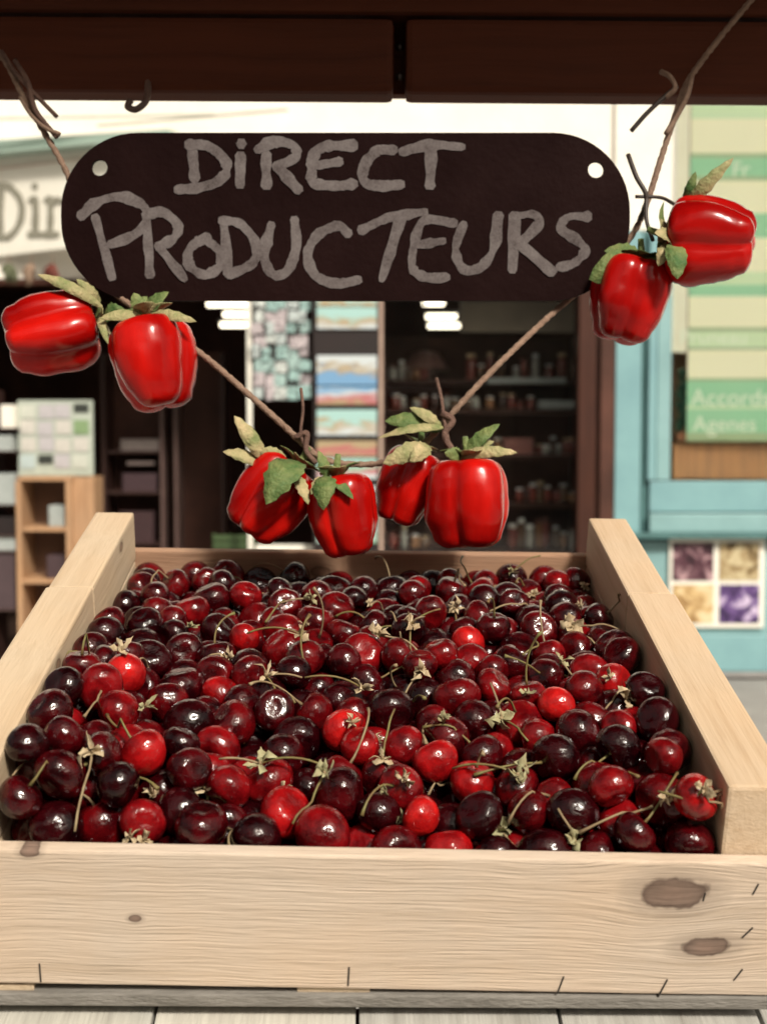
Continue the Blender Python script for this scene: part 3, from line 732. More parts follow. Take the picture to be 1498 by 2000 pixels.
DATA = "-173,131,-36,131,3;-1393,125,-7,125,0;-728,119,1,119,1;-1388,258,194,118,1;-90,423,-4,130,1;1014,263,5,117,0;982,661,73,122,0;1541,109,183,109,4;-1206,276,-77,132,2;1441,283,68,126,2;568,248,-7,110,0;1535,115,-62,115,1;-1127,246,147,108,0;-474,117,-53,117,0;-1055,538,147,114,4;-1546,104,159,104,1;-639,483,0,112,3;379,706,24,112,4;811,335,-37,107,2;1285,628,162,110,0;-1010,179,-9,102,3;-361,324,-50,123,4;-831,485,97,106,1;1188,300,131,101,3;-1252,939,169,117,3;171,1226,46,116,0;-1552,323,312,98,0;1269,96,0,96,1;-448,600,-39,119,3;562,594,-31,112,4;205,464,16,110,3;876,129,-141,129,0;292,265,-23,96,5;-914,1072,39,131,0;92,291,-20,96,0;1132,909,90,116,1;-677,1129,3,123,2;1468,448,209,96,3;1537,869,177,113,0;858,1164,-9,133,3;-467,1220,38,109,1;538,1389,36,127,2;780,568,-37,112,2;-1229,399,228,96,1;171,122,-127,122,2;-388,811,-2,111,1;419,150,-148,120,4;-1379,1129,215,118,3;-1539,704,275,111,1;4,827,37,101,4;-735,906,-16,114,3;-1417,457,282,96,1;456,960,17,122,2;623,801,0,111,1;618,1169,10,116,1;1227,1313,142,105,2;-89,1025,25,114,5;226,889,5,107,3;1118,122,-151,122,1;-1531,980,283,105,0;-254,1282,-4,115,2;-341,1038,-55,131,0;1539,1201,186,102,0;754,1534,35,104,3;1051,1173,111,98,5;-848,305,-29,110,0;1534,1806,108,111,1;-1290,1347,177,114,5;-99,1797,74,102,1;-379,1603,78,96,0;-1058,1322,24,116,2;-1008,1551,9,125,1;225,1895,46,112,2;-638,1635,62,101,2;-1071,2039,2,116,1;-461,2090,-2,129,3;344,1691,92,96,2;128,672,-55,121,2;830,2344,48,104,1;358,1512,-26,113,0;34,1664,-22,113,1;-966,561,-67,122,1;1129,2409,5,116,2;-894,675,129,96,0;893,1924,-2,121,1;1069,1653,50,102,1;-330,1832,66,113,2;-291,2510,-6,128,2;-997,2928,-22,123,1;-1106,2714,-18,115,3;-1239,1821,45,120,0;450,2637,26,109,2;293,2258,77,100,0;15,1984,13,127,3;-268,687,-127,106,0;932,951,25,104,3;-898,2424,-40,120,0;1424,1506,78,113,4;-774,2946,-3,103,3;547,1640,25,125,1;1253,283,-68,112,3;-1346,2347,41,112,0;-835,1705,16,111,2;-719,2193,24,96,4;-91,1466,-41,128,0;-1537,2070,100,108,0;-168,2731,1,118,2;640,114,-171,114,0;-104,2325,2,107,2;933,1365,63,96,3;20,271,-211,112,3;-475,2334,7,124,3;-503,2789,5,105,2;619,3167,-43,114,2;470,1842,90,101,3;1411,512,16,118,1;833,784,-55,113,1;665,2231,-9,105,5;1010,2842,10,96,1;-786,1498,-18,111,4;-1513,1320,238,96,2;-857,1962,-4,117,1;-1296,3316,-68,102,2;1143,2049,-7,106,3;-291,3032,-43,119,2;1413,1281,20,123,1;-1368,418,32,115,1;1096,3669,-142,123,1;-656,1342,17,102,1;1171,490,3,128,2;-1546,2793,-14,104,0;-491,3664,-157,129,0;1337,2641,-5,109,1;351,3050,-8,97,2;1527,2558,29,96,0;1326,2165,-30,117,2;828,2925,-1,107,0;399,1191,-29,105,2;442,380,-137,116,0;1352,2427,-34,113,3;-643,293,-114,113,1;-47,2942,-21,100,0;1330,1710,34,121,3;1541,633,146,106,1;983,2206,-55,128,1;-41,1233,10,96,2;-1332,1662,152,96,1;1348,909,108,96,3;-90,659,-33,101,2;-1518,307,-122,132,2;-1156,2262,17,96,0;636,2814,-44,117,1;81,2482,-11,107,1;770,1745,23,102,2;649,1924,-24,130,3;762,2635,-1,111,2;-1369,2910,10,97,1;1349,121,-193,118,1;-741,3663,-203,130,0;-1544,1703,171,97,1;957,468,-44,96,3;78,2212,-6,117,2;1390,3448,-79,100,3;1543,3582,-124,107,2;1535,2024,60,115,1;1354,2930,-35,107,0;1528,2278,-6,122,1;26,3272,-75,97,1;-973,3303,-70,112,0;-559,1004,-190,132,0;1247,1103,23,126,2;-256,1674,-64,108,1;-1158,737,67,127,3;-771,686,-45,116,3;1185,722,-15,111,1;-977,3670,-144,123,3;-519,1486,-30,115,0;-1233,1590,-15,111,1;-1338,2116,-24,134,0;-1445,1500,175,105,1;1111,2659,-52,126,0;-1301,579,170,109,1;-1211,2526,-23,108,2;-551,3045,-17,103,0;-1511,3227,-60,105,2;-278,2222,-28,105,2;-663,1843,-5,119,0;1191,3466,-170,105,2;-1553,2272,94,97,2;226,3366,-130,124,0;664,2446,-35,108,1;-186,3325,-123,129,2;240,1684,-83,110,0;710,986,-90,116,3;-689,2780,-129,126,2;643,471,-196,118,1;-1327,2710,-34,113,2;-1237,1171,30,123,1;460,2296,-79,130,0;-1517,1230,31,133,2;-1212,3688,-144,105,2;-1122,979,-13,109,2;302,2466,1,121,0;-1004,357,-192,122,2;1343,3674,-155,119,2;-135,912,-180,127,0;767,298,-231,103,3;-1098,3477,-121,105,2;206,3138,-135,118,0;-565,2533,-7,96,2;1513,310,-200,137,1;1333,1934,-46,124,1;321,798,-195,135,0;-687,2375,-47,106,2;521,3569,-155,113,0;-550,482,-213,127,0;-1548,469,135,102,2;833,3280,-103,121,3;-240,2012,-36,112,1;-833,194,-222,118,1;-848,1289,-37,109,1;240,2680,-53,116,0;-1531,3674,-172,119,2;149,2896,-144,139,2;-1065,124,-216,124,1;-312,1477,-58,104,0;77,1094,-132,127,3;-617,1241,-194,117,0;-880,2645,-90,112,2;-557,780,-128,109,3;302,553,-170,121,0;1477,1060,40,113,3;-151,1150,-158,120,1;885,3491,-112,99,2;1549,3186,-167,101,3;628,3398,-66,100,3;-1533,949,66,117,3;1367,3149,-71,99,1;993,3086,-80,128,0;-448,3336,-164,117,0;936,1718,-118,124,3;920,2505,-57,107,2;1063,371,-182,110,3;-1031,1780,-63,121,1;1404,736,10,114,1;734,1358,-88,115,1;1102,1843,-24,109,1;-474,1734,-98,128,1;1287,3292,-202,113,3;-1059,2566,-175,106,2;-1536,3435,-121,114,0;353,3680,-210,113,2;238,329,-213,116,0;387,3237,-62,96,3;596,2628,-125,104,1;-172,3677,-216,116,2;-333,492,-212,113,3;1538,3387,-212,112,2;80,482,-174,118,1;-103,1913,-172,110,1;-324,106,-210,106,2;501,642,-236,111,1;-1421,2526,-22,99,0;784,2320,-158,112,0;1193,3106,-188,105,2;1043,852,-157,137,3;-314,3512,-194,117,1;146,1473,-99,126,0;-1341,3121,-171,124,1;564,286,-290,114,1;403,2846,-94,128,1;844,3676,-210,117,3;-1524,559,-71,126,0;446,2034,-3,107,0;-417,1320,-148,110,1;-613,3472,-197,111,2;14,1306,-174,113,3;21,2678,-131,125,0;-622,107,-216,107,0;252,2091,-18,100,3;-1528,2993,-110,122,1;683,696,-166,100,2;-899,2180,-118,139,1;557,860,-209,120,0;1147,1299,-64,119,1;243,1265,-176,125,1;1218,1513,-17,118,2;-850,3136,-166,119,1;118,2073,-184,118,0;-632,3213,-206,116,2;859,483,-219,109,2;-128,543,-213,118,2;107,1846,-155,115,0;-245,1155,-377,127,1;-788,457,-190,127,2;-671,3001,-184,111,1;-1336,445,-195,119,1;785,2093,-125,120,1;-572,1969,-172,118,1;-949,827,-8,119,1;-1184,514,-50,112,3;-1290,104,-204,104,0;-1525,2353,-107,125,1;1525,2738,-94,125,2;-861,2918,-213,115,1;324,1467,-233,103,0;-1513,1853,-2,137,1;-431,1533,-252,141,2;1525,2963,-182,125,2;-1216,2880,-147,126,1;-659,1598,-177,121,2;-1186,3330,-244,110,1;-649,2191,-181,126,0;518,1085,-177,121,3;1057,3290,-186,124,2;93,869,-160,114,2;1298,636,-175,111,2;182,3564,-213,110,0;705,3529,-188,97,1;-1061,1160,-152,131,1;376,1850,-104,117,3;-1159,849,-183,115,0;1184,684,-366,120,2;-344,611,-408,106,1;920,2904,-199,115,1;-914,728,-212,113,1;-801,3362,-209,120,2;1056,600,-188,128,3;-687,658,-246,114,1;-754,869,-238,118,2;1019,2005,-184,120,2;-1315,3480,-196,100,1;1536,1658,-56,114,0;70,3237,-277,116,1;-1319,689,-112,126,2;-333,2815,-123,110,2;220,2685,-273,111,3;-1221,1943,-163,127,0;2,3443,-200,117,0;275,1761,-305,133,0;1533,794,-163,117,2;-1117,643,-221,117,1;990,1507,-69,108,2;1278,429,-221,112,3;-1187,1363,-165,116,0;1521,564,-191,129,1;304,1037,-151,119,2;-476,3059,-213,111,1;-1349,3656,-335,137,1;-318,3176,-207,103,3;-403,1146,-240,97,1;-1437,722,83,111,1;1206,2493,-208,129,1;-225,1343,-233,110,0;-103,3094,-194,134,0;-470,246,-223,103,1;-221,461,-403,116,2;-1265,2368,-175,126,2;-444,420,-408,114,2;-364,861,-218,118,2;-1246,270,-310,110,2;579,2985,-177,118,2;-559,2406,-209,110,0;-1033,2362,-201,112,2;519,479,-386,114,0;-121,2847,-205,124,2;-1144,2167,-173,119,3;668,1718,-184,136,0;1297,903,-121,132,0;1130,1465,-224,119,2;1389,3123,-283,120,2;411,2647,-193,107,1;1136,2916,-140,109,3;1228,2069,-196,102,3;-24,718,-208,101,2;-1013,2773,-212,117,0;-178,2135,-605,98,1;-1542,2116,-159,108,1;-814,2691,-302,123,3;677,2915,-394,112,3;1534,1875,-587,116,0;143,111,-592,111,1;31,3677,-302,116,0;758,907,-594,109,1;-898,2302,-418,114,1;78,2171,-402,120,0;-1175,3179,-397,113,0;-1346,1321,-382,124,3;-688,3003,-588,115,1;-1149,1644,-404,108,2;466,287,-584,119,2;992,120,-353,120,1;297,1365,-578,125,3;285,138,-354,138,0;-343,2195,-412,106,1;1079,2751,-276,125,3;-52,99,-604,99,2;-1530,2064,-376,120,3;-1254,100,-603,100,2;355,2064,-214,129,1;-1063,2676,-405,120,3;586,3191,-583,120,3;175,987,-315,112,0;744,2325,-578,125,2;-860,336,-384,104,0;1508,1350,-358,142,2;122,312,-405,115,2;-984,1961,-187,111,1;-1333,2230,-577,126,2;501,1715,-377,119,1;408,1928,-402,118,0;1055,1380,-414,115,2;-1327,1629,-588,115,1;834,347,-590,113,2;-761,2124,-397,133,0;859,1099,-588,115,1;346,3014,-239,115,2;470,1502,-364,102,3;1365,109,-594,109,2;1167,1101,-418,108,3;1031,3182,-581,122,0;-886,2193,-598,105,1;-1365,2506,-573,130,1;478,2432,-400,111,0;-218,2654,-591,112,1;888,3669,-579,124,3;1350,1357,-587,116,0;0,857,-371,121,0;758,3484,-582,121,1;-698,2555,-159,111,3;-842,1379,-406,96,1;-1542,108,-241,108,3;1361,1740,-196,118,3;290,1566,-411,110,3;-268,2571,-406,118,1;189,625,-571,132,2;1375,1687,-435,97,1;855,1787,-591,112,0;-1432,2806,-216,123,1;941,342,-382,131,1;-165,1562,-602,101,1;871,2791,-392,125,1;-189,327,-202,112,2;-767,1406,-213,114,0;374,486,-579,124,0;-43,3121,-420,110,1;1009,2805,-581,122,2;-576,3682,-371,111,0;-648,3352,-385,118,1;1532,2090,-585,118,0;-1364,1223,-166,123,1;483,2840,-531,142,2;1193,1870,-211,109,3;317,912,-578,125,1;1250,2316,-357,106,2;-246,3497,-406,112,2;968,1189,-415,117,3;-1353,2580,-214,117,1;245,303,-579,124,2;606,1497,-207,116,0;-927,1610,-588,115,2;1538,3681,-591,112,2;1169,401,-599,104,2;1365,2382,-592,111,1;-168,227,-600,103,1;-728,107,-394,107,2;-1160,3670,-580,123,2;-229,2644,-202,117,1;-521,2860,-261,108,1;-1013,455,-586,117,2;944,2566,-367,129,2;-560,2420,-582,121,3;235,3669,-405,121,2;1546,2007,-391,104,0;-1084,3369,-437,102,2;674,1033,-306,114,0;-1168,1891,-584,119,0;1537,2457,-150,113,3;-703,2262,-600,103,2;814,1709,-387,118,1;1379,343,-398,118,1;150,668,-269,100,2;1331,3687,-597,106,1;1341,2704,-394,118,1;-1413,3315,-252,108,2;-92,1629,-418,116,1;-694,633,-592,111,2;-1412,2920,-552,118,1;1370,2817,-579,124,1;-605,103,-600,103,3;1530,2821,-375,120,1;-1338,1181,-576,127,2;902,2693,-156,114,0;1535,3316,-588,115,2;-211,1464,-417,116,2;-1320,1526,-212,106,3;-557,971,-580,123,0;-1184,1159,-395,119,3;235,3115,-585,118,1;-798,1252,-595,108,2;-285,3017,-588,115,2;1402,2290,-214,125,3;-738,507,-416,117,3;1516,1587,-300,134,1;-1323,1969,-397,135,2;704,622,-374,133,0;402,2269,-300,107,3;-881,1251,-231,97,1;-88,2822,-593,110,0;1537,2198,-381,113,1;1539,2608,-391,111,2;757,1951,-582,121,2;-382,3194,-586,117,0;1100,757,-589,114,2;-306,3340,-310,99,1;779,3078,-194,118,0;1328,1218,-385,105,1;540,1914,-233,121,0;1062,1095,-593,110,1;667,1857,-403,115,3;-1055,2956,-581,122,3;151,3415,-375,121,1;1547,3504,-600,103,1;981,3521,-603,100,1;-1190,1457,-359,106,1;1362,2180,-606,97,2;-1056,3496,-589,114,2;1326,1131,-577,126,0;653,1758,-590,113,3;229,2511,-601,102,3;942,1315,-204,137,1;664,2730,-593,110,3;1308,2922,-363,132,2;1216,3115,-607,96,1;-370,798,-418,106,0;-1361,420,-418,114,2;1273,1420,-394,115,0;1531,2294,-584,119,1;146,1418,-369,120,0;-883,3678,-396,115,1;708,3316,-473,96,1;-1530,831,-583,120,2;-421,2658,-593,110,2;-852,3513,-585,118,2;-1324,694,-566,137,2;-1542,1926,-595,108,2;822,2127,-593,110,1;-384,1330,-399,127,2;298,3218,-371,142,1;624,2516,-584,119,2;992,1649,-589,114,3;394,2684,-389,105,2;-1104,2211,-595,108,2;823,883,-253,113,0;-879,1929,-385,113,2;-1378,1532,-412,109,1;-1050,285,-398,110,0;215,1709,-577,126,1;-789,1043,-590,113,2;-1233,810,-384,106,3;1200,2708,-588,115,1;935,589,-385,110,1;-1554,3283,-404,96,0;-1528,1209,-338,122,2;-530,2833,-562,136,3;1545,469,-393,105,3;3,655,-412,115,1;-1107,3664,-350,129,2;798,3129,-568,135,3;1336,1563,-585,118,1;-774,1748,-399,121,1;-1432,1913,-208,96,0;521,2311,-577,126,0;-1219,468,-579,124,2;-1026,753,-401,118,2;719,388,-409,118,2;1012,2422,-594,109,1;345,1312,-375,115,2;-944,543,-356,129,2;555,2454,-210,103,1;-208,2308,-203,106,3;-1520,1291,-573,130,1;-1363,1412,-28,116,1;333,1097,-384,104,1;872,3013,-386,113,2;-192,1821,-387,129,0;68,2438,-582,121,2;300,2687,-579,124,0;-325,1435,-591,112,2;-729,1439,-575,128,0;1288,2763,-182,116,1;-573,824,-364,124,1;-1544,955,-401,106,0;-609,3192,-577,126,2;-977,1738,-347,115,3;-912,2838,-437,124,1;-219,1273,-597,106,1;827,1401,-400,119,2;-1544,3687,-439,106,2;375,3466,-311,137,2;-1032,1310,-368,124,1;-984,3266,-301,118,1;-627,1171,-585,118,2;-1546,3163,-251,104,2;544,866,-586,117,1;-1519,1039,-159,131,0;-1531,2750,-416,119,1;897,2198,-265,102,2;666,3138,-375,110,1;997,986,-356,117,2;-1188,2515,-344,116,2;1539,1118,-388,111,1;1368,786,-316,117,2;-1156,1073,-592,111,1;-629,2622,-582,121,1;115,2768,-595,108,0;-230,2371,-396,108,3;532,101,-602,101,3;-740,3343,-586,117,2;-1528,797,-113,122,0;1324,2121,-404,127,1;-355,3670,-362,123,2;-1180,2403,-575,128,1;-160,3187,-589,114,1;1262,1849,-429,115,1;345,118,-585,118,1;-427,2359,-418,108,2;1177,2265,-165,114,0;-1523,1619,-260,127,3;149,1196,-394,122,3;125,3510,-577,126,3;-1334,919,-49,121,1;1188,938,-568,123,1;1161,1278,-576,127,1;-420,2978,-413,112,2;981,2998,-586,117,0;426,3056,-592,111,1;-720,1650,-590,113,2;1130,477,-384,119,2;37,129,-390,129,2;772,542,-594,109,2;-1525,2977,-361,125,3;1141,1496,-586,117,2;102,1613,-425,97,0;604,2269,-259,107,0;-500,3375,-579,124,1;1525,1020,-182,124,3;523,2120,-388,116,0;-48,1991,-377,122,1;-1378,124,-408,124,3;-1095,650,-587,116,1;861,687,-232,96,1;-1245,1039,-218,112,0;-701,2520,-372,113,0;293,2307,-572,131,2;1535,1038,-588,115,2;696,2035,-309,108,3;-1323,1734,-374,126,1;-7,2086,-594,109,2;-968,3492,-296,123,2;-1049,3160,-584,119,3;-1223,2846,-586,117,3;-116,3316,-371,122,2;-781,1084,-197,115,0;-58,1407,-583,120,3;11,1651,-598,105,1;-26,1492,-267,106,1;539,634,-563,130,1;1542,462,-595,108,2;905,128,-575,128,2;-1518,2519,-371,132,0;-1102,1909,-372,123,3;-1111,2318,-386,115,2;1547,2919,-600,103,2;1176,255,-345,132,2;-636,3515,-595,108,2;102,2247,-602,101,2;-278,2016,-382,115,3;-733,3678,-588,115,1;-837,3151,-587,116,2;-413,2234,-204,125,0;-1192,2692,-240,96,3;-352,2459,-233,116,3;-360,2479,-585,118,0;657,850,-408,114,3;524,115,-402,115,1;213,798,-416,117,2;1380,3211,-597,106,0;272,2907,-588,115,1;1379,1949,-272,113,2;-146,1755,-595,108,1;-1380,2026,-604,99,2;1200,3130,-412,127,2;-27,3667,-577,126,2;-89,1707,-203,118,1;-553,610,-419,119,1;-959,947,-198,115,1;-790,2369,-237,118,3;-532,757,-587,116,0;1539,681,-393,111,3;-1098,3091,-186,133,3;993,2383,-216,118,1;866,3242,-344,133,1;-158,3519,-591,112,0;-101,290,-405,115,3;-1530,1390,-184,120,0;809,1284,-605,98,1;116,993,-527,130,2;-347,123,-580,123,3;42,1790,-359,113,0;-889,620,-589,114,2;1067,3292,-407,106,1;-612,3071,-385,115,1;1008,3666,-371,127,1;1172,3499,-599,104,1;-59,1303,-382,128,1;-380,2764,-387,114,2;1073,2198,-357,120,2;-1024,2035,-591,112,2;-430,540,-586,117,1;-1154,113,-429,113,3;1160,1253,-279,109,0;-1158,1293,-589,114,3;-1031,2757,-596,107,0;-227,558,-599,104,1;-103,414,-586,117,2;1348,2490,-406,126,1;1370,2596,-601,102,0;-12,465,-375,107,1;44,3171,-591,112,2;-928,281,-582,121,0;1529,1439,-111,121,2;-719,1848,-589,114,2;-38,3515,-412,117,3;443,793,-407,119,1;462,3677,-407,116,0;-1342,944,-567,136,1;-625,1789,-249,100,1;1552,98,-605,98,0;-1524,518,-310,126,0;-630,2308,-395,124,3;1073,2936,-395,116,1;-1389,3377,-603,100,2;1356,1775,-603,100,2;-537,1173,-385,109,2;-1534,1710,-587,116,2;1315,105,-404,105,1;351,618,-392,118,2;1545,1231,-154,105,0;-1522,1830,-388,128,2;-1357,271,-581,122,1;-423,998,-391,116,2;-173,2751,-415,104,1;-1154,1750,-235,103,1;-505,123,-407,123,1;1533,2707,-586,117,0;345,3468,-568,132,1;1041,3369,-599,104,1;-1137,857,-575,128,2;-726,3542,-405,116,1;-675,2091,-599,104,2;611,3499,-397,130,1;1216,3305,-588,115,2;-465,3229,-374,127,2;142,1502,-586,117,0;494,3177,-229,114,1;1380,3022,-591,111,1;-1200,3296,-586,117,2;656,1062,-589,114,0;839,792,-438,103,1;389,3260,-594,109,1;1254,3659,-383,134,2;663,3307,-245,106,0;-982,1524,-390,120,3;55,1875,-572,131,1;570,2108,-147,102,0;-877,915,-426,115,1;-1376,1068,-378,111,1;814,987,-431,99,1;-782,3197,-375,115,2;-17,2628,-589,114,2;-300,2830,-587,116,3;-32,1163,-574,129,2;1173,585,-580,123,2;189,3312,-599,104,1;1318,1124,-199,114,1;-1553,2807,-606,97,0;-1099,960,-369,114,2;-77,942,-595,108,1;786,1607,-594,109,2;-1528,3513,-581,122,0;1293,279,-588,115,0;-1198,2636,-579,124,1;960,908,-578,124,2;-1386,2725,-596,107,2;-176,106,-447,106,0;265,1142,-583,120,1;1365,3473,-570,127,1;577,2618,-339,119,2;1553,3438,-421,97,3;-872,2957,-607,96,1;178,3693,-603,100,1;1541,2500,-594,109,0;509,1411,-551,125,2;-334,1650,-585,118,3;1356,1008,-387,116,2;-604,456,-585,118,0;509,2823,-296,109,1;-1325,629,-336,122,2;-682,1010,-398,115,2;1537,3245,-380,113,0;949,2261,-587,116,2;-1266,3497,-567,121,2;135,2608,-452,107,2;825,1888,-225,119,1;-945,1825,-582,121,2;1534,2400,-369,116,3;799,2890,-586,117,2;-500,2208,-578,124,1;-611,2716,-380,102,2;462,1056,-587,116,1;1027,3106,-293,97,3;-974,979,-598,105,3;-1303,2743,-400,117,1;59,789,-587,116,2;1035,1873,-580,123,1;1090,2408,-407,107,2;-938,110,-402,110,0;980,496,-575,128,2;935,3453,-437,116,1;741,2200,-405,117,2;-1533,608,-586,117,3;-644,307,-353,134,3;-150,2944,-421,117,1;-1215,2069,-607,96,3;369,1560,-591,112,3;240,2263,-153,116,3;361,350,-399,106,0;-209,1546,-220,105,2;-1000,2118,-354,130,3;-30,3359,-583,120,2;-1399,3164,-404,112,0;193,2080,-580,123,2;346,2452,-221,114,3;1361,563,-374,115,2;-1351,2165,-263,117,3;1182,1715,-586,117,0;-466,3474,-368,124,3;-519,2090,-362,126,1;710,1438,-591,112,2;-526,1966,-571,132,1;366,723,-598,105,1;49,2810,-380,136,1;-851,2655,-571,132,1;536,1935,-578,125,2;1373,937,-596,107,1;444,1234,-602,101,1;-1521,2361,-574,129,0;-141,2186,-407,116,1;414,2492,-596,107,0;1015,783,-391,109,1;-440,1845,-364,132,3;1342,3309,-412,115,1;-338,2068,-588,115,2;798,3609,-400,97,2;1199,1632,-367,127,2;573,1591,-601,102,2;-951,3685,-595,108,3;126,2497,-224,120,1;-765,1548,-375,110,3;1322,1538,-203,102,2;1523,1808,-366,127,1;1542,636,-595,108,1;-1542,1506,-595,108,2;-818,119,-584,119,1;1032,286,-593,110,1;-1526,1589,-15,124,0;912,695,-595,108,3;144,3032,-362,126,2;561,3391,-592,111,2;-1139,1504,-575,128,3;-1388,3670,-580,123,2;435,1642,-180,117,0;1520,274,-567,130,0;1187,2930,-584,119,2;1172,3453,-391,115,2;489,980,-385,107,2;-747,1212,-387,123,3;1534,1455,-587,116,0;-259,3137,-401,120,1;291,2152,-407,100,0;-1142,267,-590,113,0;1186,900,-344,111,2;-1205,2144,-425,108,1;-443,670,-250,96,2;1367,1972,-582,121,0;-793,2440,-566,137,2;859,1099,-236,111,2;1362,3479,-284,112,3;-1534,1061,-587,116,0;1528,1241,-581,122,0;-1526,3484,-347,124,1;-978,1177,-574,128,0;-1530,740,-374,120,2;-89,2473,-153,120,0;-1295,2977,-357,125,0;517,3294,-406,117,1;-487,2558,-401,126,3;-1525,2285,-339,125,0;-1347,1732,-141,118,0;-500,273,-587,116,3;631,1250,-596,107,2;1529,829,-582,121,1;-1536,2137,-589,114,2;1333,1338,-187,111,1;-1215,3483,-366,96,2;-208,935,-406,120,1;529,1187,-404,128,1;1173,2254,-566,137,2;-1398,485,-604,99,1;1010,2080,-595,108,2;705,2766,-245,105,0;-1329,3350,-427,100,0;1155,2605,-406,112,1;973,1261,-606,97,2;1147,120,-546,120,2;-370,2019,-198,102,1;-152,2463,-583,120,3;-577,1655,-393,116,0;-799,718,-415,116,1;-1113,2883,-374,111,2;798,3441,-304,100,3;-521,1538,-573,130,2;763,2536,-216,124,0;-819,1815,-178,118,0;-889,1601,-192,121,1;98,446,-589,114,1;-528,1751,-588,115,2;74,2964,-577,118,2;-348,710,-594,109,2;1549,3116,-602,101,1;-835,2004,-587,116,1;929,1449,-584,119,0;-1249,3067,-580,123,1;762,122,-361,122,0;1138,2000,-368,108,1;624,1368,-372,107,2;1522,2094,-167,128,1;407,2107,-579,124,1;-707,281,-586,117,0;-1537,2606,-590,113,1;1508,3651,-352,142,3;1334,728,-554,138,1;-517,1337,-590,113,0;1191,2022,-581,122,0;-315,249,-375,124,1;1017,2608,-591,112,0;1023,1802,-343,136,1;1527,123,-372,123,0;-265,3356,-579,124,1;749,2622,-443,107,2;-293,2967,-261,112,3;-1536,367,-589,114,1;-107,2126,-185,124,0;608,428,-586,117,2;-953,3056,-390,136,2;362,3686,-596,107,1;-807,450,-602,101,2;-1525,287,-372,125,0;305,2522,-421,107,0;681,1228,-239,103,2;494,2650,-607,96,1;-1328,2362,-394,114,2;-1544,3297,-597,106,0;-936,798,-597,106,3;-194,730,-320,114,1;-981,2349,-601,102,1;34,2296,-203,107,1;-404,1151,-572,131,2;481,1314,-193,125,2;520,3581,-595,108,1;-773,2012,-209,98,1;625,2990,-590,113,2;688,2421,-387,117,2;627,2129,-587,116,2;438,1747,-584,119,2;715,729,-586,117,1;1067,1099,-152,119,2;752,1194,-430,114,1;-707,2890,-376,121,0;-1388,880,-271,115,3;-661,1923,-392,109,2;662,1564,-418,115,2;-1527,3085,-580,123,2;-1014,2539,-586,117,1;1153,1673,-150,106,3;685,205,-571,132,2;289,2859,-378,118,0;201,2346,-365,127,0;-1362,1830,-587,116,3;-1109,1561,-201,108,2;-855,3379,-424,99,2;-334,1854,-587,116,1;-484,2649,-177,128,1;-1376,3207,-601,102,1;-313,359,-582,121,0;-486,3030,-594,109,1;115,1294,-594,109,1;863,3323,-596,107,3;107,1637,-234,105,3;-98,3014,-604,99,1;844,2697,-603,100,2;1410,2597,-223,106,3;298,1906,-587,116,0;-743,2815,-586,117,1;1116,3673,-583,120,2;-953,1395,-582,121,1;-1342,1416,-589,114,2;1198,2492,-580,123,3;827,1534,-214,119,1;-938,2503,-354,122,0;-1157,467,-351,129,0;185,1966,-378,127,2;197,492,-370,119,0;-272,3677,-587,116,0;-302,1648,-386,100,3;-156,3697,-417,96,2;-31,600,-601,102,3;-294,1834,-188,104,1;-602,1397,-377,130,1;909,2022,-405,134,2;-24,2372,-393,115,2;-371,3522,-599,104,0;-951,3329,-593,110,1;-503,3672,-582,121,0;1523,1665,-576,127,2;-218,1066,-587,116,3;-32,1072,-344,121,2;1534,3032,-421,116,1;1534,900,-376,116,1;-942,1105,-357,119,2;-161,758,-547,130,0;-977,1403,-164,109,2;891,2350,-406,110,0;-1543,2629,-141,107,2;-52,2589,-348,123,1;837,2509,-589,114,0;1535,1864,-136,115,0;28,263,-595,108,2;-348,912,-588,115,0;1358,486,-586,117,1;-735,840,-585,118,0;-1032,103,-600,103,2;-1122,1705,-592,111,1;489,3032,-392,114,2;1017,3483,-258,96,1;675,3675,-585,118,0;-1535,115,-588,115,0;-77,2282,-590,113,3;644,3686,-289,107,0;-156,1951,-592,111,3;978,1569,-380,118,2;-1545,1428,-398,105,1;-293,2287,-585,118,2;-135,138,-256,96,3"

# ================================================================== THE STALL
CO = Vector((-0.01104657, 0.5706555, 1.21567073))
CT, CY, CR = R(14.973), R(.80), R(.80)
CM = Matrix.Translation(CO) @ Matrix.Rotation(CY, 4, 'Z') @ Matrix.Rotation(CT, 4, 'X') @ Matrix.Rotation(CR, 4, 'Y')
W, L, HS, HF, TS = .33, .3793, .0306, .0713, .0276

stall = empty('market_stall', (0, .9, 0))
tag(stall, 'market stall with dark brown wooden beam above and weathered grey planks under the crate', 'stall')
M_beam = wood('dark_brown_stained_wood', (.084, .0230, .0108, 1), (.052, .0145, .0072, 1), axis=0, scale=.6, rough=.65, bump=.25, spec=.12)
BY = 1.0
zb0, zb1 = at(749, 181, BY).z, at(749, 30, BY).z
zt1 = at(749, -260, BY).z
xj0, xj1 = at(768, 100, BY).x, at(792, 100, BY).x
tilt = Matrix.Rotation(R(.40), 4, 'Y')
def beam(x0, x1, z0, z1, y0, y1, name='beam_board', bev=.005):
    return box(name, (x1 - x0, y1 - y0, z1 - z0), M_beam, stall, matrix=tilt_at((x0 + x1) / 2, (y0 + y1) / 2, (z0 + z1) / 2), bevel=bev)
def tilt_at(x, y, z):
    return Matrix.Translation((0, 0, zb0)) @ tilt @ Matrix.Translation((x, y, z - zb0))
beam(-.72, xj0, zb0, zb1 - .0015, BY, BY + .035)
beam(xj1, .72, zb0, zb1 - .0015, BY, BY + .035)
beam(-.72, .72, zb1 + .0015, zt1, BY - .002, BY + .035)
beam(xj0 - .02, xj1 + .02, zb0 + .0080, zb1 + .01, BY + .0355, BY + .05, 'joint_batten', .001)
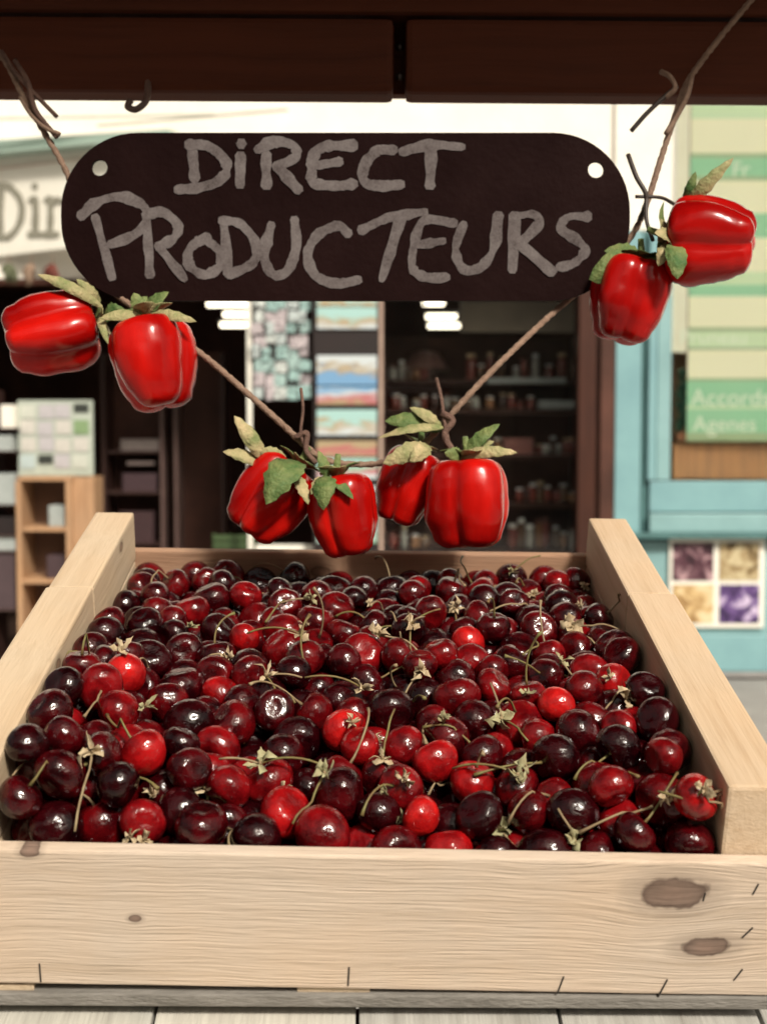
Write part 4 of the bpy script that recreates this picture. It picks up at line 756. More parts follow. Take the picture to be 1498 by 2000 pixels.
M_nail = plain('dull_nail', (.22, .20, .18, 1), (.12, .10, .09, 1), 200, .4, .5, metal=.8)
for py in (92, 150):
    p = at(781, py, BY + .0355)
    lathe('nail', [(.0030, 0), (.0030, .0012), (.0016, .0020)], M_nail, stall, (0, 0, 0), 10).matrix_basis = Matrix.Translation(p) @ Matrix.Rotation(R(90), 4, 'X')
for s in (-1, 1):
    box('post', (.07, .07, 1.95), M_beam, stall, (s * .68, BY + .08, .975), bevel=.004)
for k in range(4):
    u = (k + .5) / 5
    box('roof_board', (1.5, .118, .018), M_beam, stall, matrix=Matrix.Translation((0, BY + .10 - u * .60, 1.86 + u * .10)) @ Matrix.Rotation(R(-9.5), 4, 'X'), bevel=.003)
# weathered planks that carry the crate
M_planks = [wood('weathered_grey_plank_%d' % i, l, d, axis=1, scale=1.0, rough=.8, weather=w_, bump=.4) for i, (l, d, w_) in enumerate((((.46, .45, .40, 1), (.25, .24, .21, 1), (.38, .38, .35, 1)), ((.40, .39, .36, 1), (.20, .19, .17, 1), (.32, .32, .30, 1)), ((.52, .50, .44, 1), (.28, .26, .23, 1), (.44, .43, .39, 1))))]
SZ = -HF - .0185
pw = .094
for k in range(4):
    x = -.143 + k * .0955
    box('shelf_plank', (pw, .62, .018), M_planks[(k * 2 + k // 3) % 3], stall, matrix=CM @ Matrix.Translation((x, .20 + .004 * math.sin(k * 5), SZ - .009 - .0008 * (k % 2))), bevel=.0015)
for x in (-.2385, .239):
    box('shelf_plank', (pw, .16, .018), M_planks[1], stall, matrix=CM @ Matrix.Translation((x, -.03, SZ - .0094)), bevel=.0015)
for y_ in (.0, .38):
    box('bearer', (.56, .05, .03), M_beam, stall, matrix=CM @ Matrix.Translation((0, y_, SZ - .0355)), bevel=.003)
for sx in (-.16, .16):
    for y_, zz in ((.0, 0), (.38, 0)):
        top = CM @ Vector((sx, y_, SZ - .052))
        box('leg', (.05, .05, top.z - .004), M_beam, stall, (top.x, top.y, (top.z - .004) / 2 + .0), bevel=.003)

# ------------------------------------------------------------------ the crate
PL, PD = (.55, .455, .37, 1), (.43, .345, .268, 1)
crate = empty('fruit_crate', mat=CM @ Matrix.Translation((0, 0, -HF)))
tag(crate, 'pale wooden crate heaped with cherries on the grey stall planks', 'crate')
M_front = wood('spruce_front', PL, PD, axis=0, scale=1.25, knots=((.143, .0215, .0165, .0095), (.160, -.007, .0125, .0068), (-.147, .0340, .0045, .0026), (-.101, .001, .003, .002)), rough=.68, knot_col=(.060, .034, .026, 1), bump=.45)
M_side = wood('spruce_side', (.55, .44, .315, 1), (.43, .325, .22, 1), axis=1, scale=1.0, knots=((.02, .01, .006, .0035),), rough=.62)
M_side2 = wood('spruce_side_b', (.55, .425, .30, 1), (.43, .31, .20, 1), axis=1, scale=1.1, knots=((-.06, -.02, .010, .005),), rough=.62)
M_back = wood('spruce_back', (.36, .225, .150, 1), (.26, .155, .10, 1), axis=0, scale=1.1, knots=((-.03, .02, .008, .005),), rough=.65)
XO = W / 2 + TS
def cbox(name, x0, x1, y0, y1, z0, z1, mat, bevel=.0012, parent=crate):
    return box(name, (x1 - x0, y1 - y0, z1 - z0), mat, parent, matrix=CM @ Matrix.Translation(((x0 + x1) / 2, (y0 + y1) / 2, (z0 + z1) / 2)), bevel=bevel)
front = cbox('front_board', -XO - .004, XO + .004, -.0090, -.0010, -HF, 0, M_front)
front.matrix_basis = front.matrix_basis @ Matrix.Translation((0, 0, -.0012)) @ Matrix.Rotation(R(.75), 4, 'Y')          # nailed on a little askew
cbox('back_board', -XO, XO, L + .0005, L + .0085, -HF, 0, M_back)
# the side planks: two boards on top of each other, the upper one the taller
for s, m_ in ((-1, M_side), (1, M_side2)):
    x0, x1 = (W / 2, XO) if s > 0 else (-XO, -W / 2)
    ys = .232
    cbox('side_board', x0, x1, ys + .0005, L, -.0065, HS - .0006, m_, .0018)
    cbox('side_board', x0 - (.0012 if s < 0 else 0), x1 + (.0022 if s > 0 else 0), 0, ys - .0003, -.0065, HS, m_, .0018)
    cbox('side_board', x0 + .0004, x1 - .0004, .0005, L - .0005, -HF, -.0075, m_, .0015)
# bottom: pale slat ends, grey hardboard below
M_hard = plain('grey_hardboard', (.24, .225, .205, 1), (.15, .14, .125, 1), 40, .75, .2, .3, 200, stretch=(1, 6, 4))
for x0, x1 in ((-.190, -.150), (-.028, .006), (.124, .152)):
    cbox('bottom_slat', x0, x1, -.0070, L + .008, -HF - .0048, -HF - .0014, M_side, .0006)
cbox('bottom_slat', -.148, -.030, .012, L - .01, -HF - .0040, -HF - .0004, M_hard, .0004)
cbox('bottom_slat', .008, .122, .012, L - .01, -HF - .0040, -HF - .0004, M_hard, .0004)
cbox('bottom_slat', .154, .192, .004, L - .01, -HF - .0036, -HF - .0004, M_hard, .0004)
cbox('bottom_panel', -XO - .002, XO + .002, -.0095, L + .009, -HF - .0112, -HF - .0046, M_hard, .0008)
for x in (-.17, -.011, .138):
    cbox('runner', x - .018, x + .018, .02, L - .02, -HF - .0180, -HF - .0114, M_hard, .0008)
# staples
M_staple = plain('dark_staple', (.10, .09, .085, 1), (.05, .045, .04, 1), 100, .35, .5, metal=.9)
def staple(px, py, length, ang):
    """a wire staple driven into the front board at a pixel"""
    o_ = CM.inverted() @ Vector((0, 0, CZ)); q = CM.inverted() @ at(px, py, .6)
    d = q - o_; t = (-.0085 - o_.y) / d.y; h = o_ + d * t
    a = R(ang); v = Vector((math.sin(a), 0, math.cos(a))) * length / 2
    pts = [h - v + Vector((0, .003, 0)), h - v + Vector((0, -.0007, 0)), h + v + Vector((0, -.0007, 0)), h + v + Vector((0, .003, 0))]
    V, Fc = tube_data([CM @ p for p in pts], .00042, 6)
    mesh_obj('staple', V, Fc, M_staple, front)
for s in ((80, 1898, .0098, 0), (681, 1905, .0098, 2), (1094, 1922, .0095, 14), (1293, 1928, .0100, 20), (1474, 1735, .0055, 20), (1458, 1820, .0068, 38), (1440, 1902, .0068, 30), (1244 + 130, 1750, .004, 8)):
    staple(*s)

# ------------------------------------------------------------------ the cherries: x, y, z, radius (0.1 mm, crate axes) and ripeness, largest in view first
CH = [tuple(map(int, s.split(','))) for s in DATA.split(';')]
CP = np.array([[c[0], c[1], c[2]] for c in CH], float) * 1e-4
CRr = np.array([c[3] for c in CH], float) * 1e-4
CMn = np.array(CM)
CPw = CP @ CMn[:3, :3].T + CMn[:3, 3]

def cherry_mat(name, deep, bright, sss):
    m, nt, b = new_mat(name)
    tc = N(nt, 'ShaderNodeTexCoord'); oi = N(nt, 'ShaderNodeObjectInfo')
    ad = N(nt, 'ShaderNodeVectorMath'); ad.operation = 'ADD'
    nt.links.new(tc.outputs['Object'], ad.inputs[0]); nt.links.new(oi.outputs['Random'], ad.inputs[1])
    n = N(nt, 'ShaderNodeTexNoise'); n.inputs['Scale'].default_value = 1.1; n.inputs['Detail'].default_value = 3
    sc_ = N(nt, 'ShaderNodeVectorMath'); sc_.operation = 'MULTIPLY_ADD'
    nt.links.new(oi.outputs['Random'], sc_.inputs[0]); sc_.inputs[1].default_value = (37, 91, 53)
    nt.links.new(tc.outputs['Object'], sc_.inputs[2])
    nt.links.new(sc_.outputs[0], n.inputs['Vector'])
    c = ramp(nt, n.outputs[0], [(.36, deep), (.50, tuple(.5 * (p + q) for p, q in zip(deep, bright))), (.62, bright)])
    n2 = N(nt, 'ShaderNodeTexNoise'); n2.inputs['Scale'].default_value = 22; n2.inputs['Detail'].default_value = 2
    nt.links.new(tc.outputs['Object'], n2.inputs['Vector'])
    sp = tuple(min(1, x * 1.8 + .01) for x in bright[:3]) + (1,)
    c = mixc(nt, math_n(nt, 'MULTIPLY', ramp(nt, n2.outputs[0], [(.62, (0, 0, 0)), (.72, (1, 1, 1))]), .35), c, sp)
    nt.links.new(c, b.inputs['Base Color'])
    n3 = N(nt, 'ShaderNodeTexNoise'); n3.inputs['Scale'].default_value = 2.4; n3.inputs['Detail'].default_value = 4
    nt.links.new(sc_.outputs[0], n3.inputs['Vector'])
    nt.links.new(ramp(nt, n3.outputs[0], [(.35, (.05,) * 3), (.7, (.22,) * 3)]), b.inputs['Roughness'])
    bp = N(nt, 'ShaderNodeBump'); bp.inputs['Strength'].default_value = .10; bp.inputs['Distance'].default_value = .05
    nt.links.new(n3.outputs[0], bp.inputs['Height']); nt.links.new(bp.outputs[0], b.inputs['Normal'])
    b.inputs['Specular IOR Level'].default_value = .5
    b.inputs['Subsurface Weight'].default_value = sss
    b.inputs['Subsurface Radius'].default_value = (1, .12, .08)
    b.inputs['Subsurface Scale'].default_value = .003
    return m
CMATS = [cherry_mat('cherry_black', (.005, .0003, .0008, 1), (.024, .0008, .0018, 1), 0),
         cherry_mat('cherry_dark', (.009, .0004, .001, 1), (.052, .001, .0023, 1), 0),
         cherry_mat('cherry_deep', (.024, .0006, .0015, 1), (.105, .0018, .003, 1), 0),
         cherry_mat('cherry_red', (.060, .001, .002, 1), (.19, .0032, .0048, 1), .1),
         cherry_mat('cherry_bright', (.13, .002, .003, 1), (.32, .005, .006, 1), .15),
         cherry_mat('cherry_scarlet', (.22, .003, .004, 1), (.46, .010, .009, 1), .2)]
CNAMES = ['blackish', 'very dark red', 'dark red', 'mid red', 'bright red', 'scarlet']

def cherry_mesh(seed, segs, rings):
    rnd = random.Random(seed)
    V, Fc = [], []
    ph0 = rnd.uniform(0, 6.28); el = rnd.uniform(.93, 1.02)
    for i in range(rings + 1):
        ph = math.pi * (i / rings) ** 1.35
        for k in range(segs):
            if i in (0, rings) and k: continue
            a = 2 * math.pi * k / segs
            rr = math.sin(ph) * (1 + .05 * math.cos(2 * a + ph0) + .03 * math.sin(ph) * math.cos(a + ph0 * 2))
            rr *= 1 - .075 * math.exp(-((a - math.pi) / .20) ** 2) * math.sin(ph)          # the seam
            rr *= 1 + .085 * math.cos(ph) - .03 * math.cos(2 * ph)                                                   # broad shoulders
            z = math.cos(ph) * el - .25 * math.exp(-(ph / .50) ** 2) + .04 * math.exp(-((math.pi - ph) / .25) ** 2)
            V.append((rr * math.cos(a), rr * math.sin(a), z))
    top, bot = 0, len(V) - 1
    ring = lambda i, k: 1 + (i - 1) * segs + k % segs
    for k in range(segs):
        Fc.append((top, ring(1, k), ring(1, k + 1)))
        Fc.append((bot, ring(rings - 1, k + 1), ring(rings - 1, k)))
    for i in range(1, rings - 1):
        for k in range(segs):
            Fc.append((ring(i, k), ring(i + 1, k), ring(i + 1, k + 1), ring(i, k + 1)))
    return V, Fc
CME = {}
for v in range(4):
    V, Fc = cherry_mesh(v + 1, 36, 26)
    for ci, m_ in enumerate(CMATS):
        me = bpy.data.meshes.new('cherry')
        me.from_pydata(V, [], Fc)
        me.polygons.foreach_set('use_smooth', [True] * len(me.polygons))
        me.materials.append(m_)
        CME[v, ci] = me
M_stem = plain('cherry_stem', (.17, .17, .06, 1), (.14, .07, .03, 1), 120, .55, .3)
M_stem2 = plain('cherry_stem_dry', (.30, .23, .13, 1), (.17, .11, .06, 1), 120, .6, .3)
M_scale = plain('dry_bud_scale', (.50, .41, .27, 1), (.30, .21, .12, 1), 260, .7, .2)
M_scale2 = plain('dry_bud_scale_green', (.36, .35, .20, 1), (.25, .20, .11, 1), 260, .7, .2)

def clear(p, skip=-1, margin=.0012, k=3):
    """push a point out of the cherries"""
    p = np.array(p)
    for _ in range(k):
        d = p - CPw; D = np.sqrt((d ** 2).sum(1)); D_ = D - CRr - margin
        if skip >= 0: D_[skip] = 1
        i = int(D_.argmin())
        if D_[i] >= 0: break
        p = CPw[i] + d[i] / max(D[i], 1e-6) * (CRr[i] + margin)
    return p
CMI = np.array(CM.inverted())
def inside(p):
    """keep a point within the crate's four boards"""
    q = CMI[:3, :3] @ p + CMI[:3, 3]
    q[1] = min(max(q[1], .0015), L - .0015)
    if q[1] > .8 * L: q[2] = min(q[2], .006)
    if abs(q[0]) > .7 * W / 2: q[2] = min(q[2], .022)
    q[0] = min(max(q[0], -W / 2 + .0015), W / 2 - .0015)
    return CMn[:3, :3] @ q + CMn[:3, 3]
cnorm = np.array(CM.to_3x3() @ Vector((0, 0, 1)))
cam_p = np.array((0, 0, CZ))
rc = random.Random(21)
NV = 300
def region(x, y):
    u, v = x / (W / 2), y / L
    if v < .10: return 'in the front row'
    if v > .88: return 'in the last row'
    if u < -.80: return 'by the left board'
    if u > .80: return 'by the right board'
    side = 'left' if u < -.27 else ('right' if u > .27 else 'middle')
    return 'in the %s %s part' % ('front' if v < .42 else 'back', side)
def nth(k, n):
    if k == 0: return 'leftmost such'
    if k == n - 1: return 'rightmost such'
    return ('', 'second', 'third', 'fourth', 'fifth', 'sixth', 'seventh', 'eighth', 'ninth', 'tenth', 'eleventh', 'twelfth', 'thirteenth', 'fourteenth', 'fifteenth')[k] + ' such from the left'
alike = {}
for i in range(NV):
    x, y, z, r_, cl = CH[i]
    # axis of the cherry: any way, a little oftener stem up
    ax = (Vector((rc.gauss(0, 1), rc.gauss(0, 1), rc.gauss(.45, 1))) + Vector(cam_p - CPw[i]).normalized() * .35).normalized()
    q = ax.to_track_quat('Z', 'Y') @ Quaternion((0, 0, 1), rc.uniform(0, 6.28))
    rr = CRr[i]
    m = Matrix.LocRotScale(Vector(CPw[i]), q, Vector((rr * 1.02, rr * 1.02, rr * 1.0)))
    o = bpy.data.objects.new('cherry', CME[rc.randrange(4), cl]); col.objects.link(o)
    o.matrix_basis = m
    up = ax.dot(Vector(cnorm)); tocam = ax.dot(Vector(cam_p - CPw[i]).normalized())
    has = (up > .15 or tocam > .35) and rc.random() < .36
    lab = '%s%s cherry %s' % ('stemmed ' if has else '', CNAMES[cl], region(x * 1e-4, y * 1e-4))
    tag(o, lab, 'cherry', 'cherries heaped in the crate')
    alike.setdefault(lab, []).append((CPw[i][0] / CPw[i][1], o))
    if has:
        p = np.array(CPw[i]) + np.array(ax) * rr * .68
        pts = [p]
        d = np.array(ax); sidev = np.array((rc.gauss(0, 1), rc.gauss(0, 1), rc.gauss(0, .5))); sidev /= np.linalg.norm(sidev)
        n = 9; ln = rc.uniform(.022, .042); st = ln / n
        for k in range(n):
            d = d + sidev * .12 + np.array((0, 0, -.16)) * (k > 1)
            d /= np.linalg.norm(d)
            p = p + d * st
            if k > 2: p = inside(clear(p, skip=i if k < 4 else -1))
            pts.append(p)
        dry = rc.random() < .45
        tube('stem', [Vector(p) for p in pts], lambda t: .00062 + .0006 * max(0, t - .86) / .14 + .0004 * max(0, .12 - t) / .12, M_stem2 if dry else M_stem, o, 5)
for lab, os_ in alike.items():
    os_.sort(key=lambda t: t[0])
    for k, (_, o) in enumerate(os_):
        if len(os_) > 1: o['label'] = lab + ', ' + nth(k, len(os_))
# every other cherry, below and between: one mass
V, Fc = cherry_mesh(9, 14, 10)
V = np.array(V); AV, AF, AM = [], [], []
for i in range(NV, len(CH)):
    if CP[i, 2] < -.052: continue                 # the bottom layer is out of sight
    rot = np.array(Quaternion((rc.gauss(0, 1), rc.gauss(0, 1), rc.gauss(0, 1), rc.gauss(0, 1))).normalized().to_matrix())
    b0 = len(AV) * len(V)
    AV.append((V * CRr[i]) @ rot.T + CPw[i])
    AF += [tuple(k + b0 for k in f) for f in Fc]
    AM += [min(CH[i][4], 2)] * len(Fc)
rest = mesh_obj('cherry_heap', np.concatenate(AV).tolist(), AF, None, smooth=True)
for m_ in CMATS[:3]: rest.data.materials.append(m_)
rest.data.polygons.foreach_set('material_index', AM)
tag(rest, 'dark cherries packed underneath the top ones in the crate', 'cherries', kind='stuff')

# ------------------------------------------------------------------ dry star-shaped spurs and loose stems lying on the cherries
def on_heap(px, py):
    d = np.array(at(px, py, .7)) - cam_p; d /= np.linalg.norm(d)
    oc = CPw - cam_p
    b = oc @ d; h2 = (oc ** 2).sum(1) - b * b
    t = np.where(h2 < CRr ** 2, b - np.sqrt(np.maximum(CRr ** 2 - h2, 0)), 9)
    k = int(t.argmin())
    if t[k] > 8: return None, None
    p = cam_p + d * t[k]
    return p, (p - CPw[k]) / CRr[k]
SP = [(405, 1560, 1.15, 'near the front board left of centre'), (985, 1408, 1.15, 'right of centre below the scarlet cherry'), (1118, 1230, 1.0, 'at the back right of the heap'), (822, 1310, 1.0, 'in the centre of the heap'),
      (985, 1632, 1.2, 'just behind the front board right of centre'), (800, 1222, .95, 'at the back right of the centre'), (185, 1470, 1.0, 'at the left of the heap'), (512, 1500, 1.0, 'left of the centre in the front half'),
      (748, 1490, .9, 'in the middle of the front half'), (590, 1250, .85, 'at the back left of the centre'), (1010, 1520, 1.1, 'in the right front quarter'), (240, 1280, .9, 'at the back left by the bright cherry'), (735, 1250, .8, 'at the back centre'),
      (640, 1520, .8, 'under the scarlet cherry in the front half'), (1220, 1370, 1.0, 'near the right side board'), (520, 1330, .8, 'left of the centre'), (610, 1180, .75, 'near the back board left of centre'), (880, 1105, .8, 'against the back board right of centre'),
      (455, 1290, .7, 'left of the centre at the back'), (1130, 1650, .8, 'behind the front board at the right'), (700, 1350, .8, 'above the middle of the heap'), (1370, 1545, .8, 'in the front right corner'), (1090, 1300, .7, 'right of the centre'), (890, 1190, .7, 'near the back board right of the middle'),
      (260, 1630, .7, 'behind the front board at the left'), (1000, 1120, .7, 'along the back board at the right')]
rs = random.Random(77)
for k in range(22):                                # smaller scraps between them
    py = rs.uniform(1130, 1640); f_ = (py - 1080) / 600
    SP.append((749 + rs.uniform(-1, 1) * (400 + 230 * f_), py, rs.uniform(.45, .7), ''))
extra = sorted([q for q in SP if not q[3]], key=lambda q: q[0])
for k, (px, py, s, where) in enumerate(SP):
    scrap = not where
    if scrap:
        ix = extra.index((px, py, s, where)); rx = len(extra) - 1 - ix
        ON = ('leftmost', 'second', 'third', 'fourth', 'fifth', 'sixth', 'seventh', 'eighth', 'ninth', 'tenth', 'eleventh', 'twelfth')
        where = 'among the small scraps, ' + (ON[ix] + ('' if ix == 0 else ' from the left') if ix <= rx else ('rightmost' if rx == 0 else ON[rx] + ' from the right'))
    s *= .82
    p, n = on_heap(px, py)
    if p is None: continue
    p = p + n * .0012
    nv = Vector(n); tocam = Vector(cam_p - p).normalized()
    nv = (nv * .6 + tocam * .5 + Vector((0, 0, .3))).normalized()
    t1 = nv.orthogonal().normalized(); t2 = nv.cross(t1)
    e = empty('stem_spur', Vector(p)); tag(e, 'pale dry star-shaped stem spur lying ' + where, 'stem spur', 'dry stem spurs on the cherries')
    c0 = Vector(p) + nv * .0025
    mt = (M_scale, M_scale2)[k % 3 == 1]
    nn = rc.choice((5, 6, 7, 8)); a0 = rc.uniform(0, 6)
    for j in range(nn):
        a = a0 + 2 * math.pi * j / nn + rc.uniform(-.6, .6)
        ln = .0088 * s * rc.uniform(.45, 1.35)
        d = t1 * math.cos(a) + t2 * math.sin(a)
        tip = c0 + d * ln + nv * rc.uniform(-.002, .008)
        leaf('scale', c0 + d * .0008, tip, .0050 * s * rc.uniform(.5, 1.5), (nv + t1 * rc.gauss(0, .6) + t2 * rc.gauss(0, .6)), mt, e, bend=rc.uniform(-.25, .4), n=5, thick=.0003, fold=rc.uniform(.1, .8), ragged=.45, twist=rc.uniform(-1.2, 1.2))
    V, Fc = tube_data([c0 - nv * .002, c0 + nv * .0005, c0 + nv * .002], lambda t: .0016 * s * (1 - .45 * t), 7)
    mesh_obj('knob', V, Fc, M_stem2, e, smooth=True)
    for j in range(0 if scrap else rc.choice((1, 1, 2))):
        a = rc.uniform(0, 6.28); d = np.array(t1 * math.cos(a) + t2 * math.sin(a) + nv * .35)
        q = np.array(c0); pts = [q]
        for _ in range(rc.choice((5, 6, 8))):
            d = d + np.array((rc.gauss(0, .06), rc.gauss(0, .06), -.12)); d /= np.linalg.norm(d)
            q = inside(clear(q + d * .0042)); pts.append(q)
        tube('stem', [Vector(v) for v in pts], .00062, M_stem2 if rc.random() < .6 else M_stem, e, 5)

# ================================================================== the blackboard sign
SGY = .925
sp = 1 / (F / SGY) * 1.0
s_c = at(675, 425, SGY)
M_slate = plain('chalkboard_paint', (.0062, .0016, .0015, 1), (.0125, .0042, .0039, 1), 9, .8, .05, .08, 200, rough2=.6)
def chalk_mat():
    m, nt, b = new_mat('grey_chalk')
    tc = N(nt, 'ShaderNodeTexCoord')
    n = N(nt, 'ShaderNodeTexNoise'); n.inputs['Scale'].default_value = 60; n.inputs['Detail'].default_value = 7; n.inputs['Roughness'].default_value = .7
    n2 = N(nt, 'ShaderNodeTexNoise'); n2.inputs['Scale'].default_value = 700; n2.inputs['Detail'].default_value = 3
    for q in (n, n2): nt.links.new(tc.outputs['Object'], q.inputs['Vector'])
    v = math_n(nt, 'ADD', math_n(nt, 'MULTIPLY', n.outputs[0], .7), math_n(nt, 'MULTIPLY', n2.outputs[0], .3))
    nt.links.new(ramp(nt, v, [(.30, (.045, .034, .033, 1)), (.47, (.108, .091, .089, 1)), (.66, (.160, .140, .137, 1))]), b.inputs['Base Color'])
    b.inputs['Roughness'].default_value = .9; b.inputs['Specular IOR Level'].default_value = .1
    return m
M_chalk = chalk_mat()
sg = empty('hanging_sign', s_c)
tag(sg, 'rounded black hanging sign with grey hand-painted letters', 'sign')
hw, hh = 547 * SGY / F, 160 * SGY / F
rad = 150 * SGY / F
px_m = SGY / F
def rrect(n=14):
    out = []
    for cx, cz, a0 in ((hw - rad, hh - rad, 0), (-hw + rad, hh - rad, 90), (-hw + rad, -hh + rad, 180), (hw - rad, -hh + rad, 270)):
        for k in range(n + 1):
            a = R(a0 + 90 * k / n)
            out.append((cx + rad * math.cos(a), cz + rad * math.sin(a)))
    return out
bm = bmesh.new()
def loop2d(pts, y):
    vs = [bm.verts.new((p[0], y, p[1])) for p in pts]
    es = [bm.edges.new((vs[i], vs[(i + 1) % len(vs)])) for i in range(len(vs))]
    return vs, es
holes = [((203 - 675) * px_m, (425 - 331) * px_m), ((1156 - 675) * px_m, (425 - 335) * px_m)]
hr = 15.5 * px_m
sets = []
for y in (-.0022, .0022):
    outer, oe = loop2d(rrect(), y)
    es = list(oe); hl = []
    for hx, hz in holes:
        hv, he = loop2d([(hx + hr * math.cos(2 * math.pi * k / 18), hz + hr * math.sin(2 * math.pi * k / 18)) for k in range(18)], y)
        es += he; hl.append(hv)
    bmesh.ops.triangle_fill(bm, edges=es, use_beauty=True)
    sets.append((outer, hl))
def bridge(a, b):
    n = len(a)
    for i in range(n):
        bm.faces.new((a[i], a[(i + 1) % n], b[(i + 1) % n], b[i]))
bridge(sets[0][0], sets[1][0])
for a, b in zip(sets[0][1], sets[1][1]): bridge(a, b)
bmesh.ops.recalc_face_normals(bm, faces=bm.faces)
me = bpy.data.meshes.new('board'); bm.to_mesh(me); bm.free(); me.materials.append(M_slate)
bo = bpy.data.objects.new('board', me); col.objects.link(bo); bo.matrix_basis = Matrix.Translation(s_c); attach(bo, sg)
def on_sign(u, v, h):
    return s_c + Vector(((u - 675) * px_m, -.0022 - h, (425 - v) * px_m))
LET = [
 [[(381, 291), (386, 352)], [(374, 288), (415, 292), (446, 322), (440, 350), (402, 368), (353, 373)]],
 [[(474, 308), (473, 364)], [(476, 284), (476, 289)]],
 [[(523, 306), (524, 366)], [(507, 297), (538, 283), (574, 289), (579, 312), (542, 330)], [(544, 328), (585, 374)]],
 [[(692, 290), (640, 291), (616, 306), (611, 335), (614, 360), (654, 366), (692, 362)], [(622, 327), (664, 320)]],
 [[(768, 297), (735, 300), (711, 329), (712, 358), (741, 366), (782, 363)]],
 [[(784, 301), (839, 289), (898, 292)], [(840, 294), (837, 366)]],
 [[(166, 424), (197, 397), (244, 387), (283, 401), (294, 426), (273, 456), (222, 478)], [(194, 426), (225, 540)]],
 [[(293, 420), (298, 536)], [(290, 422), (325, 416), (352, 440), (346, 464), (314, 482)], [(316, 482), (364, 542)]],
 [[(410, 463), (376, 484), (374, 516), (403, 535), (434, 518), (430, 488), (404, 468), (390, 472)]],
 [[(441, 434), (449, 534)], [(437, 432), (472, 438), (502, 475), (497, 512), (451, 536)]],
 [[(532, 440), (519, 498), (534, 534), (563, 528), (580, 482), (577, 430)]],
 [[(681, 457), (660, 442), (621, 460), (602, 498), (619, 538), (660, 552), (700, 545)]],
 [[(705, 451), (756, 427), (827, 415)], [(781, 428), (745, 543)]],
 [[(884, 437), (826, 432), (806, 484), (805, 524), (831, 540), (870, 540)], [(810, 479), (862, 471)]],
 [[(902, 439), (887, 486), (902, 524), (934, 521), (960, 486), (969, 421)]],
 [[(1000, 421), (997, 526)], [(1001, 424), (1036, 420), (1046, 440), (1004, 480)], [(1012, 478), (1074, 530)]],
 [[(1142, 424), (1104, 425), (1089, 447), (1122, 470), (1136, 490), (1116, 512), (1087, 521)]]]
for k, st in enumerate(LET):
    ribbon('letter', st, M_chalk, bo, on_sign, 22.5 if k < 6 else 21, thick=.0003, lift=.0001, seed=k + 20)

# ================================================================== garland of artificial peppers
GY = .885
M_rope = plain('brown_cord', (.30, .20, .145, 1), (.19, .12, .085, 1), 150, .8, .2, .4, 900)
M_wire = plain('dark_wire', (.045, .030, .024, 1), (.028, .018, .014, 1), 150, .5, .4)
M_twig = plain('twig_bark', (.17, .10, .075, 1), (.09, .05, .04, 1), 120, .8, .2, .4, 700)
path = [(-40, 60, .975), (10, 118, .965), (45, 185, .955), (85, 255, .945), (130, 335, .940), (168, 440, .940), (200, 545, .932), (290, 620, .915), (392, 690, .895), (480, 765, .885), (555, 832, .885), (592, 866, .885),
        (640, 900, .893), (740, 905, .900), (820, 872, .892), (868, 824, .886), (930, 756, .890), (1010, 676, .905), (1090, 602, .935), (1170, 535, .940), (1232, 462, .935), (1262, 398, .935), (1290, 310, .940), (1318, 225, .950), (1342, 160, .962), (1400, 80, .975), (1470, -5, .982), (1530, -80, .985)]
cp = catmull([at(*p) for p in path], 14)
cordo = tube('garland_cord', cp, .0021, M_rope, None, 10, lobes=2, twist=420, lobe_amp=.5)
tag(cordo, 'brown twisted cord swagged from the beam and carrying the red peppers', 'cord')
def wire(pts, r_, mat=M_wire, name='tie_wire', parent=cordo):
    return tube(name, catmull([at(*p) for p in pts], 6), r_, mat, parent, 6)
wire([(4, 100, .962), (30, 140, .955), (70, 185, .948), (112, 228, .945)], .0017, M_twig)
wire([(30, 118, .958), (55, 160, .95), (70, 215, .944), (112, 268, .938)], .0020, M_twig)
wire([(40, 190, .95), (62, 225, .943), (90, 250, .938), (118, 262, .936)], .0015, M_rope)
wire([(1232, 256, .945), (1262, 222, .945), (1296, 190, .945), (1322, 168, .945)], .0017, M_wire)
wire([(1290, 140, .953), (1308, 150, .946), (1318, 172, .942), (1300, 190, .945)], .0019, M_rope)
wire([(1350, 150, .955), (1342, 185, .943), (1322, 225, .942), (1300, 262, .938)], .0020, M_rope)
wire([(1226, 302, .935), (1242, 345, .927), (1262, 385, .925), (1250, 430, .93)], .0018, M_wire)
wire([(1240, 384, .926), (1290, 386, .925), (1318, 400, .918), (1336, 404, .912)], .0013, M_wire)
wire([(1262, 384, .925), (1262, 430, .92), (1275, 470, .912)], .0015, M_wire)
wire([(1318, 398, .918), (1302, 440, .912)], .0010, M_wire)
wire([(588, 758, .888), (592, 800, .884), (588, 850, .88), (606, 890, .876)], .0011, M_twig)
wire([(852, 738, .886), (862, 780, .884), (868, 826, .880), (880, 880, .876)], .0013, M_twig)
wire([(576, 855, .88), (600, 846, .879), (598, 880, .876), (618, 905, .874)], .0020, M_twig)
wire([(862, 806, .88), (884, 822, .879), (868, 850, .877), (890, 890, .874)], .0024, M_twig)
# a bent hook under the beam
hk = tube('metal_hook', catmull([at(*p) for p in ((290, 150, 1.005), (289, 180, .996), (284, 200, .990), (266, 214, .988), (250, 208, .988), (256, 196, .990))], 6), .0026, plain('rusty_hook', (.14, .08, .06, 1), (.08, .05, .04, 1), 90, .55), None, 7)
tag(hk, 'small bent rusty hook under the dark beam', 'hook')

